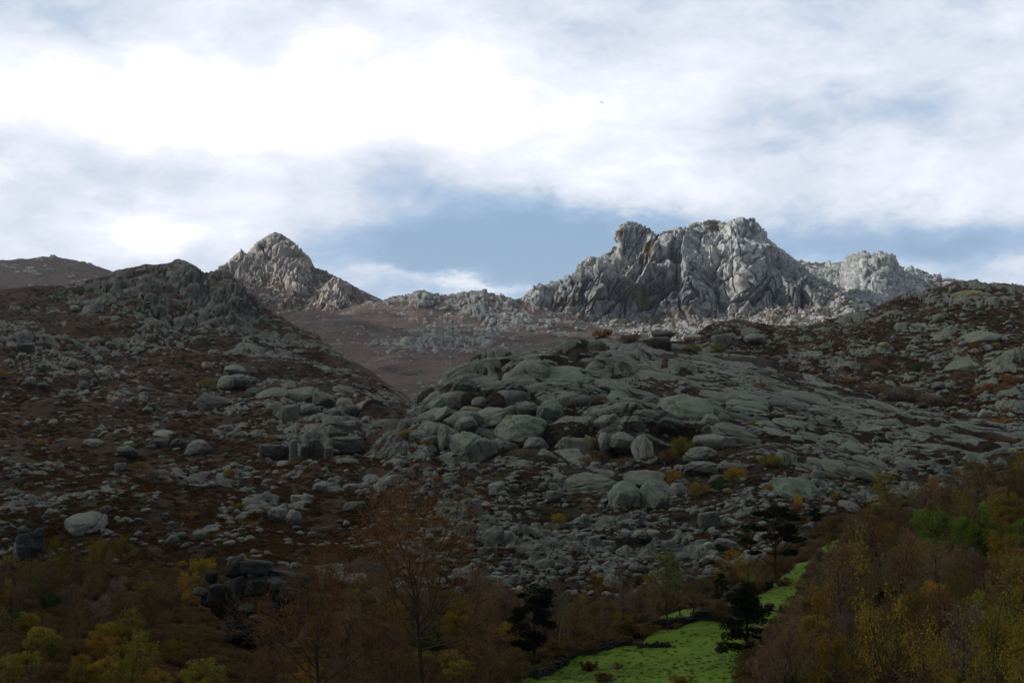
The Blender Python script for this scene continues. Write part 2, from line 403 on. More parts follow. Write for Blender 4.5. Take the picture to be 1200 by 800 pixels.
# A: far west ridge
def fA(L):
    P = cols(L); n = fbm(P / 60, 5) * 9 + fbm(P / 14, 4) * 2.5
    h, m, r = rockfield(P, 11, (1.2, 1.2, 1), .1, .12 + .4 * perlin(P / 80), 4, 1)
    return n * .35 + h, dict(rock=m, tint=r, veg=.4 + .5 * perlin(P / 120 + 7))
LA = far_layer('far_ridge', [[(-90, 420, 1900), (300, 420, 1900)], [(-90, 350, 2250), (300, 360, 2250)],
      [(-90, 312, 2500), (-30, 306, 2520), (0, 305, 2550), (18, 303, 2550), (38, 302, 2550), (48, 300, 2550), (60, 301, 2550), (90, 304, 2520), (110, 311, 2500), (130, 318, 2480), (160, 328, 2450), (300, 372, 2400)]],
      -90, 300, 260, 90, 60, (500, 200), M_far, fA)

# E: far eastern ridge
def fE(L):
    P = cols(L); n = fbm(P / 50, 5) * 8
    dn = .42 + .5 * perlin(P / 70) + .5 * gauss(L.PX, L.PY, 1025, 315, 40, 25)
    h, m, r = rockfield(P, 16, (1, 1, 1.2), 0, dn, 9, 2); h2, m2, r2 = rockfield(P, 7, (1.1, 1.1, 1), 0, dn, 4, 3)
    tw = gauss(L.PX, L.PY, 1028, 322, 34, 26)
    return n * .3 + h * (.35 + tw * .9) + h2 * .8, dict(rock=np.maximum(np.maximum(m, m2), sst(tw, .35, .6)), tint=r * .5 + r2 * .5, veg=.5 + .5 * perlin(P / 90 + 7))
LE = far_layer('far_east_ridge', [[(850, 430, 2000), (1300, 430, 2000)], [(850, 370, 2350), (1300, 372, 2350)],
      [(850, 300, 2700), (925, 303, 2700), (935, 307, 2720), (960, 308, 2720), (985, 310, 2700), (993, 307, 2650), (1000, 302, 2600), (1007, 298, 2580), (1012, 295, 2560), (1018, 299, 2560), (1024, 297, 2550), (1033, 295, 2550), (1040, 300, 2560), (1046, 304, 2570), (1050, 312, 2600), (1058, 319, 2650), (1064, 318, 2700), (1074, 316, 2720), (1084, 319, 2720), (1092, 322, 2720), (1098, 321, 2720), (1104, 325, 2720), (1115, 326, 2700), (1150, 332, 2700), (1300, 345, 2700)]],
      850, 1300, 520, 150, 60, (600, 200), M_peak, fE)

# D: the granite massif
def fD(L):
    P = cols(L); X, Yp = L.PX, L.PY
    base = zone([(580, 352), (640, 372), (700, 372), (760, 378), (820, 374), (900, 366), (960, 360), (1010, 352)], X)
    cl = sst(base - Yp, -4, 10) * sst(X, 600, 640) * sst(-X, -1000, -940)      # cliff zone
    Q = P + np.stack([fbm(P / 60 + 3, 3), fbm(P / 60 + 9, 3), fbm(P / 60 + 15, 3)], -1) * 16
    lean = .42 * np.tanh((X - 838) / 95)
    wx = fbm(P / 55 + 3, 3) * 7
    xs = X + wx - lean * (Yp - 255)
    big = ridged(np.stack([xs / 46 + .3, P[..., 1] / 400, Yp / 120], -1), 2); flute = ridged(np.stack([xs / 17 + 7, P[..., 1] / 200, Yp / 60], -1), 3); flute2 = ridged(np.stack([xs / 7 + 3, P[..., 1] / 90, Yp / 22], -1), 2)
    h, m, r = rockfield(P, 30, (1, 1, 1.5), .15, 1.0, 1.0, 4, (.0, .22), 1.1, .4); h2, m2, r2 = rockfield(P, 12, (1, 1, 1.15), .1, .9, 1.0, 5, (.0, .22), 1.1, .5); h3, m3, r3 = rockfield(P, 5.5, (1.1, 1.1, .9), 0, .6, 1.0, 6)
    top = zone([(600, 352), (680, 312), (727, 262), (755, 263), (778, 270), (830, 259), (880, 254), (905, 285), (930, 303), (1010, 350)], X)
    crag = np.exp(-np.maximum(Yp - top, 0) / 14)                               # broken blocks near the skyline
    smoothwall = gauss(X, Yp, 888, 315, 30, 34)                                # the smooth wall under the summit
    lowleft = sst(-X, -740, -640)
    d = cl * (((big - .55) * 50 + (flute - .55) * 17 * (1 - .4 * smoothwall) + (flute2 - .5) * 4) * (1 - .9 * crag) + h * 7 * (1 - .9 * smoothwall) * (1 - .6 * crag) + h2 * (1.6 + 2.5 * crag + 2 * lowleft) * (1 - .85 * smoothwall) + h3 * 1.2)
    d += (1 - cl) * (fbm(P / 30, 4) * 6 + h2 * 3 + h3 * 1.6)
    d = d * (1 - .62 * np.exp(-np.maximum(Yp - top, 0) / 6))
    gully = sst(perlin(P / np.array([60, 60, 40]) + 2), .22, .40)
    k1 = np.abs(perlin(np.stack([xs / 19 + 4, P[..., 1] / 160, Yp / 70], -1))); k2 = np.abs(perlin(np.stack([(xs + (Yp - 300) * .9) / 26 + 14, P[..., 1] / 160, Yp / 30], -1)))
    cleft = np.maximum(np.maximum(np.exp(-(k1 / .05) ** 2), .7 * np.exp(-(np.abs(perlin(np.stack([xs / 9 + 4, P[..., 1] / 120, Yp / 50], -1))) / .06) ** 2)), .8 * np.exp(-(k2 / .04) ** 2)) * cl * (1 - .5 * crag)
    d = d - cleft * 10
    grassy = gauss(X, Yp, 770, 372, 60, 8) + gauss(X, Yp, 755, 300, 14, 9) + gauss(X, Yp, 905, 372, 50, 5)
    rk = np.clip(cl * (1 - .6 * gully * (1 - smoothwall)) + (1 - cl) * np.maximum(m2 * (r2 < .42), m3 * (r3 < .6)) - .7 * grassy * (1 - .5 * m3), 0, 1)
    return d, dict(rock=rk, tint=r * .3 + r2 * .3 + .3 * flute + .1 - .55 * cleft - .42 * gauss(X, Yp, 710, 345, 60, 22) - .4 * gauss(X, Yp, 800, 345, 24, 26) - .45 * gauss(X, Yp, 930, 338, 28, 18) + .2 * gauss(X, Yp, 860, 300, 18, 30), veg=.85 + .3 * perlin(P / 60))  # tint patches on the cliffs: shaded fronts painted darker, lit buttress painted lighter
top_D = [(560, 362, 2300), (600, 354, 2300), (612, 350, 2300), (625, 343, 2310), (640, 336, 2320), (655, 327, 2330), (668, 321, 2340), (680, 313, 2350), (695, 304, 2360), (706, 298, 2365), (716, 291, 2370), (724, 284, 2370),
         (726, 272, 2370), (728, 263, 2370), (733, 260, 2370), (741, 260, 2375), (746, 259, 2375), (752, 263, 2380), (758, 265, 2380), (764, 270, 2380), (770, 276, 2385), (775, 277, 2390), (779, 272, 2390), (786, 270, 2400), (796, 267, 2400), (806, 265, 2410), (815, 262, 2410), (826, 262, 2410), (830, 258, 2410), (836, 261, 2410), (842, 259, 2410), (850, 260, 2410), (858, 259, 2400), (864, 256, 2400), (872, 254, 2400), (882, 254, 2400), (887, 259, 2400), (891, 265, 2400), (897, 270, 2400), (901, 279, 2400), (908, 287, 2410), (916, 293, 2420), (926, 302, 2430), (936, 309, 2440), (950, 318, 2430), (965, 328, 2400), (985, 342, 2350), (1005, 356, 2300), (1040, 376, 2250)]
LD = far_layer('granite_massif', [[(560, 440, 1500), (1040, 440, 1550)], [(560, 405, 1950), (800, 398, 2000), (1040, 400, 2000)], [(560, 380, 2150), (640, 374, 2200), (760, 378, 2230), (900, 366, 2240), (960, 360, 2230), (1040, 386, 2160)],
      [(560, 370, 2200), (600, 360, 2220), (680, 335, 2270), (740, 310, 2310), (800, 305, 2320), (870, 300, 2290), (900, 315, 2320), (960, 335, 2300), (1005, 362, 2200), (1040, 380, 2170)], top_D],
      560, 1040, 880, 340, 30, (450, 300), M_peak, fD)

# B: the pyramid peak
def fB(L):
    P = cols(L); X, Yp = L.PX, L.PY
    h, m, r = rockfield(P, 22, (1, 1, 1.5), .2, 1, 1, 14); h2, m2, r2 = rockfield(P, 9, (1, 1, 1.1), .1, 1, 1, 15); h3, m3, r3 = rockfield(P, 5, (1.1, 1.1, .9), 0, .55, 1, 16)
    out1 = np.clip(gauss(X, Yp, 322, 287, 17, 12) + gauss(X, Yp, 300, 312, 32, 12) + .9 * gauss(X, Yp, 345, 325, 12, 26) + 1.1 * gauss(X, Yp, 392, 352, 15, 12) + .7 * gauss(X, Yp, 275, 320, 16, 12) + .25 * perlin(P / 30), 0, 1)
    rk = np.clip(sst(out1, .40, .60) * np.maximum(m2, .3) + m3 * (r3 < .36) * .9 + m2 * (r2 < .05), 0, 1)
    out1 = out1 * (1 - .25 * sst(perlin(P / 25), 0, .3))
    FQ = np.stack([P[..., 0] / 14, P[..., 1] / 40, P[..., 2] / 60], -1)
    d = out1 * (h * 14 + h2 * 5 + ridged(FQ, 3) * 10 - 4) + 11 * gauss(X, Yp, 393, 352, 14, 11) + h3 * 2.6 + fbm(P / 40, 4) * 4 + 6 * gauss(X, Yp, 345, 325, 9, 26)
    return d * (1 - .8 * np.exp(-np.maximum(0, Yp - zone([(230, 325), (262, 313), (318, 274), (330, 274), (385, 315), (445, 352)], X)) / 8)), dict(rock=rk, tint=r * .4 + r2 * .5, veg=.35 + .5 * perlin(P / 60 + 3))
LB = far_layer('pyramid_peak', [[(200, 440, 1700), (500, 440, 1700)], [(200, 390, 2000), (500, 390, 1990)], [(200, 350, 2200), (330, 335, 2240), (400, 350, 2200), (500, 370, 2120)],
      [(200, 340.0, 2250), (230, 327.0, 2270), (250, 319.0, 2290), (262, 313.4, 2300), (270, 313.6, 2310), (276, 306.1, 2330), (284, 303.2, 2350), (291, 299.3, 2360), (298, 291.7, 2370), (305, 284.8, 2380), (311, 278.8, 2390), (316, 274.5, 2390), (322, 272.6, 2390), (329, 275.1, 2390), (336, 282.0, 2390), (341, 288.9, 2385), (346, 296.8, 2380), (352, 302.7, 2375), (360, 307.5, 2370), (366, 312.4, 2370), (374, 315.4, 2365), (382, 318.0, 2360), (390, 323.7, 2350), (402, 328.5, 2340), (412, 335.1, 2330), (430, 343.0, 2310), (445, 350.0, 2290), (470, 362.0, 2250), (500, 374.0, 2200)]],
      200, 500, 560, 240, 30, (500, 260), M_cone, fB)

# C: purple heath saddle
def fC(L):
    P = cols(L); X, Yp = L.PX, L.PY
    knob = np.clip(gauss(X, Yp, 492, 348, 14, 8) + gauss(X, Yp, 562, 350, 26, 9) + .9 * gauss(X, Yp, 500, 402, 45, 9) + .6 * gauss(X, Yp, 590, 375, 60, 14) + .5 * gauss(X, Yp, 450, 352, 20, 5), 0, 1)
    h, m, r = rockfield(P, 10, (1.2, 1.2, 1), .1, -.12 + .95 * knob + .25 * perlin(P / 70), 1, 21); h3, m3, r3 = rockfield(P, 4.5, (1.2, 1.2, .9), 0, .0 + .5 * knob + .35 * perlin(P / 40), 1, 22)
    return fbm(P / 70, 4) * 6 + h * (2.4 + 3 * knob) + h3 * 1.4, dict(rock=np.clip(np.maximum(m, m3), 0, 1), tint=r * .5 + r3 * .3, veg=.25 + .6 * perlin(P / 70 + 5))
LC = far_layer('heath_saddle', [[(300, 520, 1050), (760, 520, 1050)], [(300, 440, 1450), (760, 430, 1500)], [(300, 385, 1850), (420, 382, 1850), (600, 390, 1850), (760, 395, 1850)],
      [(300, 372, 2000), (360, 366, 2020), (400, 362, 2050), (440, 352, 2060), (460, 349, 2060), (478, 348, 2060), (484, 342, 2060), (490, 339, 2060), (498, 338, 2060), (506, 341, 2060), (514, 346, 2060), (536, 347, 2060), (543, 344, 2060), (549, 343, 2060), (556, 340, 2060), (562, 341, 2060), (567, 339, 2060), (573, 343, 2060), (580, 345, 2060), (592, 347, 2060), (604, 350, 2060), (615, 353, 2060), (640, 362, 2030), (700, 385, 2000), (760, 400, 1950)]],
      300, 760, 620, 220, 60, (200, 60), M_far, fC)

# F: western hill and its slope
def fF(L):
    P = cols(L); X, Yp = L.PX, L.PY
    pn = perlin(P / 45 + 2); pn2 = perlin(P / np.array([90, 90, 14]) + 8)
    crag = np.clip(gauss(X, Yp, 190, 345, 75, 32) + gauss(X, Yp, 270, 345, 26, 26) * .9 + gauss(X, Yp, 330, 400, 60, 22) * .4 + .55 * gauss(X, Yp, 380, 492, 62, 26) + .5 * gauss(X, Yp, 60, 402, 70, 10), 0, 1)
    dn = -.12 + .80 * crag + .55 * pn + .22 * sst(pn2, .08, .35) + .12 * sst(Yp, 500, 600)
    h, m, r = rockfield(P, 15, (1.15, 1.1, .95), .12, dn * .8 + .15 * crag, 1, 31); h2, m2, r2 = rockfield(P, 6, (1.25, 1.2, .85), .06, dn * .8, 1, 32); h3, m3, r3 = rockfield(P, 2.6, (1.2, 1.2, .85), 0, .04 + .6 * pn + .3 * crag, 1, 33)
    near = sst(Yp, 300, 620)
    lg = crag * 6.2 + (1 - crag) * 1.1 * (1 - .4 * near)
    m1 = m * sst(crag, .2, .45)
    led = ridged(np.stack([P[..., 0] / 60, P[..., 1] / 60, P[..., 2] / 9], -1), 2)
    d = fbm(P / 50, 5) * 5 + h * lg * sst(crag, .12, .4) + h2 * (1.6 + 1.2 * crag) + h3 * .9 + crag * (led - .6) * 9
    topF = zone([(0, 339), (130, 318), (215, 307), (240, 320), (268, 322), (296, 348), (375, 396), (480, 470), (560, 505)], X)
    d = d * (1 - .5 * np.exp(-np.maximum(0, Yp - topF) / 7))
    return d, dict(rock=np.clip(np.maximum(np.maximum(m1, m2), m3), 0, 1), tint=(r * .3 + r2 * .4 + r3 * .2) - .42 * sst(-Yp, -440, -350), veg=.3 + .8 * perlin(P / 40 + 5))  # upper hill tint lowered: dull stone, with near-black shading painted in
LF = Layer([[(-70, 700, 330), (560, 720, 320)], [(-70, 640, 390), (300, 645, 385), (560, 660, 380)], [(-70, 560, 500), (250, 560, 500), (560, 570, 480)], [(-70, 480, 680), (300, 490, 660), (440, 500, 640), (560, 530, 600)],
            [(-70, 402, 880), (40, 398, 880), (120, 408, 890), (250, 430, 860), (400, 460, 800), (480, 485, 740), (560, 500, 700)],
            [(-70, 372, 1000), (120, 370, 1020), (250, 375, 1030), (330, 400, 1000), (400, 430, 920), (480, 470, 820), (560, 490, 760)],
            [(-70, 345, 1080), (-20, 341, 1100), (0, 339, 1110), (30, 336, 1120), (60, 334, 1130), (75, 333, 1140), (90, 330, 1150), (110, 325, 1160), (130, 318, 1170), (142, 315, 1170), (160, 312, 1180), (178, 310, 1180), (200, 308, 1190), (215, 307, 1190), (228, 311, 1190), (236, 318, 1180), (245, 321, 1170), (255, 319, 1170), (268, 322, 1160), (278, 328, 1150), (286, 338, 1140), (296, 348, 1130), (312, 358, 1110), (330, 370, 1090), (350, 383, 1060), (375, 396, 1030), (400, 412, 1000), (430, 432, 940), (455, 452, 890), (480, 470, 850), (520, 490, 800), (560, 505, 770)]],
            -70, 560, 720, 470, 25, (260, 110))
d, at = fF(LF); LF.displace(d); LF.build('west_hill', M_left, at)

# G: eastern hill
def fG(L):
    P = cols(L); X, Yp = L.PX, L.PY
    pn = perlin(P / 40 + 12)
    crag = np.clip(gauss(X, Yp, 1130, 425, 70, 40) * .8 + gauss(X, Yp, 1130, 345, 60, 12) * .6 + gauss(X, Yp, 1190, 480, 30, 40) * .6, 0, 1)
    dn = .0 + .5 * crag + .7 * pn
    h, m, r = rockfield(P, 11, (1.4, 1.2, .8), -.1, dn * .7, 1, 41); h2, m2, r2 = rockfield(P, 5.5, (1.4, 1.2, .8), -.06, dn * .85, 1, 42); h3, m3, r3 = rockfield(P, 2.8, (1.2, 1.2, .85), 0, .15 + .3 * pn, 1, 43)
    return fbm(P / 45, 5) * 4 + h * 3.2 + h2 * 1.9 + h3 * .9, dict(rock=np.clip(np.maximum(np.maximum(m, m2), m3), 0, 1), tint=(r * .4 + r2 * .3 + r3 * .2), veg=.35 + .7 * perlin(P / 35 + 5) - .15 * gauss(X, Yp, 900, 385, 100, 15))
LG = Layer([[(700, 700, 430), (1280, 700, 430)], [(700, 560, 640), (1280, 560, 560)], [(700, 470, 820), (900, 465, 800), (1280, 480, 700)], [(700, 430, 900), (900, 420, 900), (1050, 405, 930), (1280, 400, 880)],
            [(700, 415, 950), (760, 408, 960), (800, 396, 970), (815, 389, 980), (835, 379, 990), (860, 376, 1000), (900, 378, 1010), (940, 379, 1020), (965, 378, 1030), (990, 372, 1050), (1010, 364, 1060), (1030, 357, 1070), (1050, 350, 1080), (1075, 345, 1090), (1098, 338, 1100), (1120, 331, 1110), (1135, 329, 1110), (1155, 329, 1110), (1175, 331, 1110), (1200, 337, 1110), (1280, 345, 1100)]],
            700, 1280, 640, 330, 25, (260, 110))
d, at = fG(LG); LG.displace(d); LG.build('east_hill', M_right, at)

# H: central dome with its talus
def fH(L):
    P = cols(L); X, Yp = L.PX, L.PY
    pn = perlin(P / 30 + 22)
    dome = np.clip(sst(-Yp, -560, -525) * sst(X, 470, 520) + 0, 0, 1)                 # massive rock
    slab = dome * sst(X, 690, 800)
    tal = 1 - dome
    veg = np.clip(sst(perlin(P / np.array([22, 30, 10]) + 31), .10, .30) + gauss(X, Yp, 800, 540, 40, 22) + gauss(X, Yp, 700, 500, 25, 15) * .6 + gauss(X, Yp, 900, 545, 60, 16), 0, 1)
    ang = -.20
    h, m, r = rockfield(P, 14, (3.4, 1.5, .5), ang, 1.0, 1, 51, (.0, .16), .9, .35, .03, 1.2); hb, mb, rb = rockfield(P, 5.5, (4.6, 1.25, .5), ang - .07, 1.0, 1, 52, (.0, .15), .9, .3, .045, 1.3)
    hr, mr_, rr = rockfield(P, 17, (1.6, 1.1, .8), .32, 1.0, 1, 53, (.0, .20), 1.0, .6, .07, .5); hs, ms, rs = rockfield(P, 4.4, (1.5, 1.2, .85), .05, .04 + .8 * pn, 1, 54, rnd=.5); hq, mq, rq = rockfield(P, 2.1, (1.4, 1.2, .9), 0, .14 + .7 * pn, 1, 55, rnd=.5)
    ht, mt, rt = rockfield(P, 9, (1.6, 1.3, .8), .1, .1 + .5 * perlin(P / 45 + 3), 1, 56, rnd=.4)
    fine = sst(pn + .3 * perlin(P / 12), .0, .35)
    d = fbm(P / 45, 3) * 4.5
    d += dome * ((1 - slab) * hr * 6.0 + slab * (h * 1.6 + hb * .5 * fine)) + tal * (ht * 3.2 + hs * 2.3 + hq * 1.0)
    rk_d = (1 - slab) * mr_ + slab * np.minimum(m, np.maximum(mb, 1 - fine)); rk_d = rk_d * (1 - .9 * veg * (1 - .7 * sst(h + hr, 3, 6)))
    ca, sa = math.cos(ang), math.sin(ang)
    st_ = perlin(np.stack([(P[..., 0] * ca + P[..., 2] * sa) / 30, P[..., 1] / 9, (-P[..., 0] * sa + P[..., 2] * ca) / 2.6], -1) + 3)
    rk_d = rk_d * (1 - slab * .95 * sst(st_, .02, .14))
    rk_t = np.maximum(np.maximum(ms, mq), mt)
    d = d - 14 * sst(-X + 20 * pn, -475, -395)
    return d - veg * dome * 1.2, dict(rock=np.clip(dome * rk_d + tal * rk_t, 0, 1), tint=dome * (r * .45 + rb * .25 * fine + .1) + tal * (rs * .5 + rq * .3 - .24), veg=.3 + .7 * perlin(P / 22 + 5))  # talus rock tint lowered to imitate deeper cloud shade low on the slope
LH = Layer([[(380, 770, 285), (1240, 770, 285)], [(380, 700, 330), (700, 700, 335), (1240, 690, 340)], [(380, 620, 410), (700, 620, 410), (900, 620, 400), (1240, 610, 400)], [(380, 560, 480), (600, 555, 490), (800, 565, 470), (1000, 560, 460), (1240, 560, 450)],
            [(380, 530, 520), (500, 530, 525), (600, 535, 525), (760, 530, 510), (900, 520, 530), (1050, 520, 520), (1240, 530, 500)],
            [(380, 520, 540), (470, 500, 560), (520, 478, 565), (600, 470, 570), (700, 475, 560), (800, 470, 570), (900, 475, 590), (1050, 490, 580), (1240, 520, 540)],
            [(380, 515, 560), (470, 493, 585), (490, 480, 600), (505, 468, 610), (530, 452, 630), (560, 436, 650), (600, 425, 660), (660, 418, 670), (760, 420, 690), (830, 430, 700), (900, 442, 700), (980, 462, 690), (1050, 480, 660), (1240, 518, 600)],
            [(380, 512, 580), (470, 488, 605), (485, 476, 620), (500, 464, 640), (520, 450, 660), (545, 436, 685), (565, 424, 700), (590, 417, 720), (615, 416, 740), (640, 413, 750), (660, 408, 760), (700, 406, 770), (740, 406, 775), (780, 405, 775), (810, 409, 775), (850, 420, 770), (900, 430, 760), (960, 447, 740), (1010, 462, 720), (1060, 475, 700), (1110, 492, 670), (1240, 515, 620)]],
            380, 1240, 1010, 460, 15, (160, 80))
d, at = fH(LH); LH.displace(d); LH.build('granite_dome', M_dome, at)

# K: valley floor, pasture and wooded slope
mK, t = newmat('valley_ground')
P_ = t.add('ShaderNodeTexCoord').outputs['Object']
gr = t.add('ShaderNodeAttribute', attribute_name='grass').outputs['Fac']
n1 = t.noise(P_, .08, 5, .6); n2 = t.noise(P_, .9, 5, .7); n3 = t.noise(P_, 3.5, 4, .6)
fl = t.ramp(t.m('ADD', t.m('MULTIPLY', n1, .5), t.m('MULTIPLY', n2, .5)), [(.34, (.014, .012, .007)), (.5, (.035, .025, .014)), (.66, (.05, .038, .018)), (.8, (.06, .055, .022))])
gc = t.ramp(t.m('ADD', t.m('MULTIPLY', n1, .55), t.m('MULTIPLY_ADD', n2, .3, t.m('MULTIPLY', n3, .15))), M_grass_cols)
k = t.mr(t.m('ADD', gr, t.m('MULTIPLY', t.m('SUBTRACT', n2, .5), .5)), .42, .58)
b = t.add('ShaderNodeBump'); t.put(b.inputs['Height'], t.m('ADD', n2, n3)); b.inputs['Strength'].default_value = .7; b.inputs['Distance'].default_value = .25
out(t, pbsdf(t, t.mix(k, fl, gc), .95, b.outputs[0], .1))
LK = Layer([[(-120, 1700, 30), (1320, 1700, 30)], [(-120, 1050, 66), (1320, 1050, 62)], [(-120, 860, 135), (500, 860, 135), (900, 850, 140), (1320, 860, 120)], [(-120, 800, 175), (500, 805, 180), (700, 795, 190), (850, 780, 185), (1000, 790, 160), (1320, 790, 150)],
            [(-120, 740, 230), (500, 750, 225), (700, 755, 220), (800, 738, 225), (900, 720, 228), (1000, 715, 220), (1320, 705, 205)],
            [(-120, 690, 285), (500, 712, 265), (700, 722, 258), (800, 712, 262), (900, 690, 270), (1000, 660, 285), (1320, 610, 290)],
            [(-120, 655, 340), (300, 672, 330), (500, 698, 300), (650, 706, 290), (760, 700, 290), (830, 686, 300), (880, 660, 330), (930, 632, 355), (960, 618, 365), (1000, 608, 370), (1100, 574, 410), (1200, 545, 440), (1320, 525, 460)]],
            -120, 1320, 640, 260, 6, (90, 40), tw=[0, .08, .22, .42, .64, .83, 1])
def pip(x, y, poly):
    ins = False; n = len(poly); x2, y2 = poly[-1]
    for x1, y1 in poly:
        if (y1 > y) != (y2 > y) and x < (x2 - x1) * (y - y1) / (y2 - y1 + 1e-9) + x1: ins = not ins
        x2, y2 = x1, y1
    return ins
def poly_in(X, Yp, poly):
    ins = np.zeros(X.shape, bool); n = len(poly)
    for i in range(n):
        x1, y1 = poly[i]; x2, y2 = poly[(i + 1) % n]
        c = ((y1 > Yp) != (y2 > Yp)) & (X < (x2 - x1) * (Yp - y1) / (y2 - y1 + 1e-9) + x1); ins ^= c
    return ins
FIELDS = [[(604, 806), (640, 786), (680, 768), (716, 758), (750, 752), (765, 741), (800, 737), (850, 728), (905, 716), (925, 722), (900, 745), (880, 770), (868, 800), (862, 830), (604, 830)],
          [(764, 735), (776, 722), (830, 712), (870, 700), (905, 688), (935, 684), (925, 712), (850, 722), (800, 732)],
          [(905, 686), (918, 672), (935, 660), (952, 655), (944, 668), (938, 684)], [(962, 642), (985, 626), (998, 622), (988, 634), (970, 648)]]
gm = np.zeros(LK.PX.shape, np.float32)
for f_ in FIELDS: gm = np.maximum(gm, poly_in(LK.PX, LK.PY, f_).astype(np.float32))
gm *= LK.front
for _ in range(2):
    gm[1:-1, 1:-1] = (gm[:-2, 1:-1] + gm[2:, 1:-1] + gm[1:-1, :-2] + gm[1:-1, 2:] + gm[1:-1, 1:-1] * 2) / 6
Pk = cols(LK)
dk = fbm(Pk / 25, 4) * 1.1 * (1 - .7 * gm) + fbm(Pk / 5, 3) * .35 + gm * (fbm(Pk / np.array([22, 10, 9]), 3) * .55 + fbm(Pk / 2, 2) * .04)
LK.displace(dk); LK.build('valley_floor', mK, dict(grass=gm))

# ground sheet out to the horizon
me = mesh_np('ground', [(-16000, -3000, -75), (16000, -3000, -75), (16000, 22000, -75), (-16000, 22000, -75)], np.array([[0, 1, 2, 3]]), (M_far,), dict(rock=np.zeros(4), tint=np.zeros(4), veg=np.full(4, .4)))
tag(link('ground', me), kind='structure')

# ------------------------------------------------------------------ slope added behind the camera to block sky light from the back
g_ = np.linspace(-1, 1, 60)
GX, GY = np.meshgrid(g_ * 1500, np.linspace(-40, -900, 30))
Pz = np.stack([GX, GY, np.zeros_like(GX)], -1).astype(np.float32)
GZ = -14 + (-GY - 40) * .40 + fbm(Pz / 180, 4) * 34 * sst(-GY, 40, 160) - 20 * sst(np.abs(GX), 500, 1500)
i_ = np.arange(GX.size).reshape(GX.shape)
link('sky_blocking_slope', mesh_np('sky_blocking_slope', np.stack([GX, GY, GZ], -1), np.stack([i_[:-1, 1:], i_[:-1, :-1], i_[1:, :-1], i_[1:, 1:]], -1).reshape(-1, 4), (mK,), dict(grass=np.zeros(GX.size))))['kind'] = 'structure'

# ------------------------------------------------------------------ the heavy cloud over the near hills, casting their shade
m_, t = newmat('cloud_base')
P_ = t.add('ShaderNodeTexCoord').outputs['Object']
sep_ = t.add('ShaderNodeSeparateXYZ'); t.put(sep_.inputs[0], P_)
thick = t.m('ADD', t.mr(sep_.outputs[1], 250, 1250, .74, 1.12), t.m('MULTIPLY', t.m('SUBTRACT', t.noise(P_, .0022, 4, .55), .5), .9), clamp=False)
thick = t.m('MAXIMUM', thick, .12)
tr = t.add('ShaderNodeBsdfTranslucent'); t.put(tr.inputs[0], t.mix(1.0, t.mix(t.m('MINIMUM', thick, 1.3), (0, 0, 0, 1), (1, 1, 1, 1)), (CLOUD_T, CLOUD_T * .98, CLOUD_T * .94, 1), 'MULTIPLY'))
thin = t.add('ShaderNodeBsdfTransparent'); mx = t.add('ShaderNodeMixShader'); t.put(mx.inputs[0], t.m('MULTIPLY', thick, THIN)); t.l.new(tr.outputs[0], mx.inputs[1]); t.l.new(thin.outputs[0], mx.inputs[2])
out(t, mx.outputs[0]); M_cloud = m_
cl_y1 = 1960
pts = []
rr_ = random.Random(5)
gx = np.linspace(-5200, 2600, 53); gy = np.linspace(-2600, cl_y1, 33)
CXg, CYg = np.meshgrid(gx, gy)
Pc = np.stack([CXg, CYg, np.zeros_like(CXg)], -1).astype(np.float32)
wob = fbm(Pc / 520, 4)
edge_f = np.clip((CYg - 900) / 1300, 0, 1) ** 1
CYg = CYg + edge_f * wob * 190 + edge_f * 1100 * sst(-CXg, 1720, 1850)
bot = 900 + 45 * fbm(Pc / 260 + 9, 4) * (1 - .8 * edge_f); rim = np.minimum.reduce([(gx - gx[0])[None, :] + 0 * CXg, (gx[-1] - gx)[None, :] + 0 * CXg, (Pc[..., 1] + 2600), (cl_y1 + 60 - Pc[..., 1]) ])
topz = 915 + 160 * np.sqrt(np.clip(rim / 600, 0, 1)) + 60 * np.clip(rim / 400, 0, 1) * fbm(Pc / 330 + 3, 4)
nr_, nc_ = CXg.shape; i_ = np.arange(nr_ * nc_).reshape(nr_, nc_)
Vb = np.stack([CXg, CYg, bot], -1).reshape(-1, 3); Vt = np.stack([CXg, CYg, topz], -1).reshape(-1, 3)
Fb = np.stack([i_[:-1, :-1], i_[1:, :-1], i_[1:, 1:], i_[:-1, 1:]], -1).reshape(-1, 4); Ft = Fb[:, ::-1] + nr_ * nc_
bd = np.concatenate([i_[0, :], i_[1:, -1], i_[-1, -2::-1], i_[-2:0:-1, 0]]); bn = np.roll(bd, -1)
Fs_ = np.stack([bd, bn, bn + nr_ * nc_, bd + nr_ * nc_], -1)
CLOUD_O = link('cloud', mesh_np('cloud', np.concatenate([Vb, Vt]), np.concatenate([Fb, Ft, Fs_]), (M_cloud,)))
tag(CLOUD_O, kind='structure')

# ------------------------------------------------------------------ haze
hx0, hx1, hy0, hy1, hz0, hz1 = -16500, 16500, -3500, 22500, -80, 375
hv = [(x, y, z) for z in (hz0, hz1) for x, y in ((hx0, hy0), (hx1, hy0), (hx1, hy1), (hx0, hy1))]
ho = link('haze', mesh_np('haze', hv, np.array([[3, 2, 1, 0], [4, 5, 6, 7], [0, 1, 5, 4], [1, 2, 6, 5], [2, 3, 7, 6], [3, 0, 4, 7]]), (), smooth=False))
hm = bpy.data.materials.new('haze'); hm.use_nodes = True; t = NT(hm.node_tree); t.n.clear()
pv = t.add('ShaderNodeVolumePrincipled'); pv.inputs['Color'].default_value = (.72, .84, 1.0, 1); pv.inputs['Density'].default_value = HAZE
pv.inputs['Anisotropy'].default_value = .2
oo = t.add('ShaderNodeOutputMaterial'); t.l.new(pv.outputs[0], oo.inputs[1]); ho.data.materials.append(hm)
tag(ho, kind='stuff')

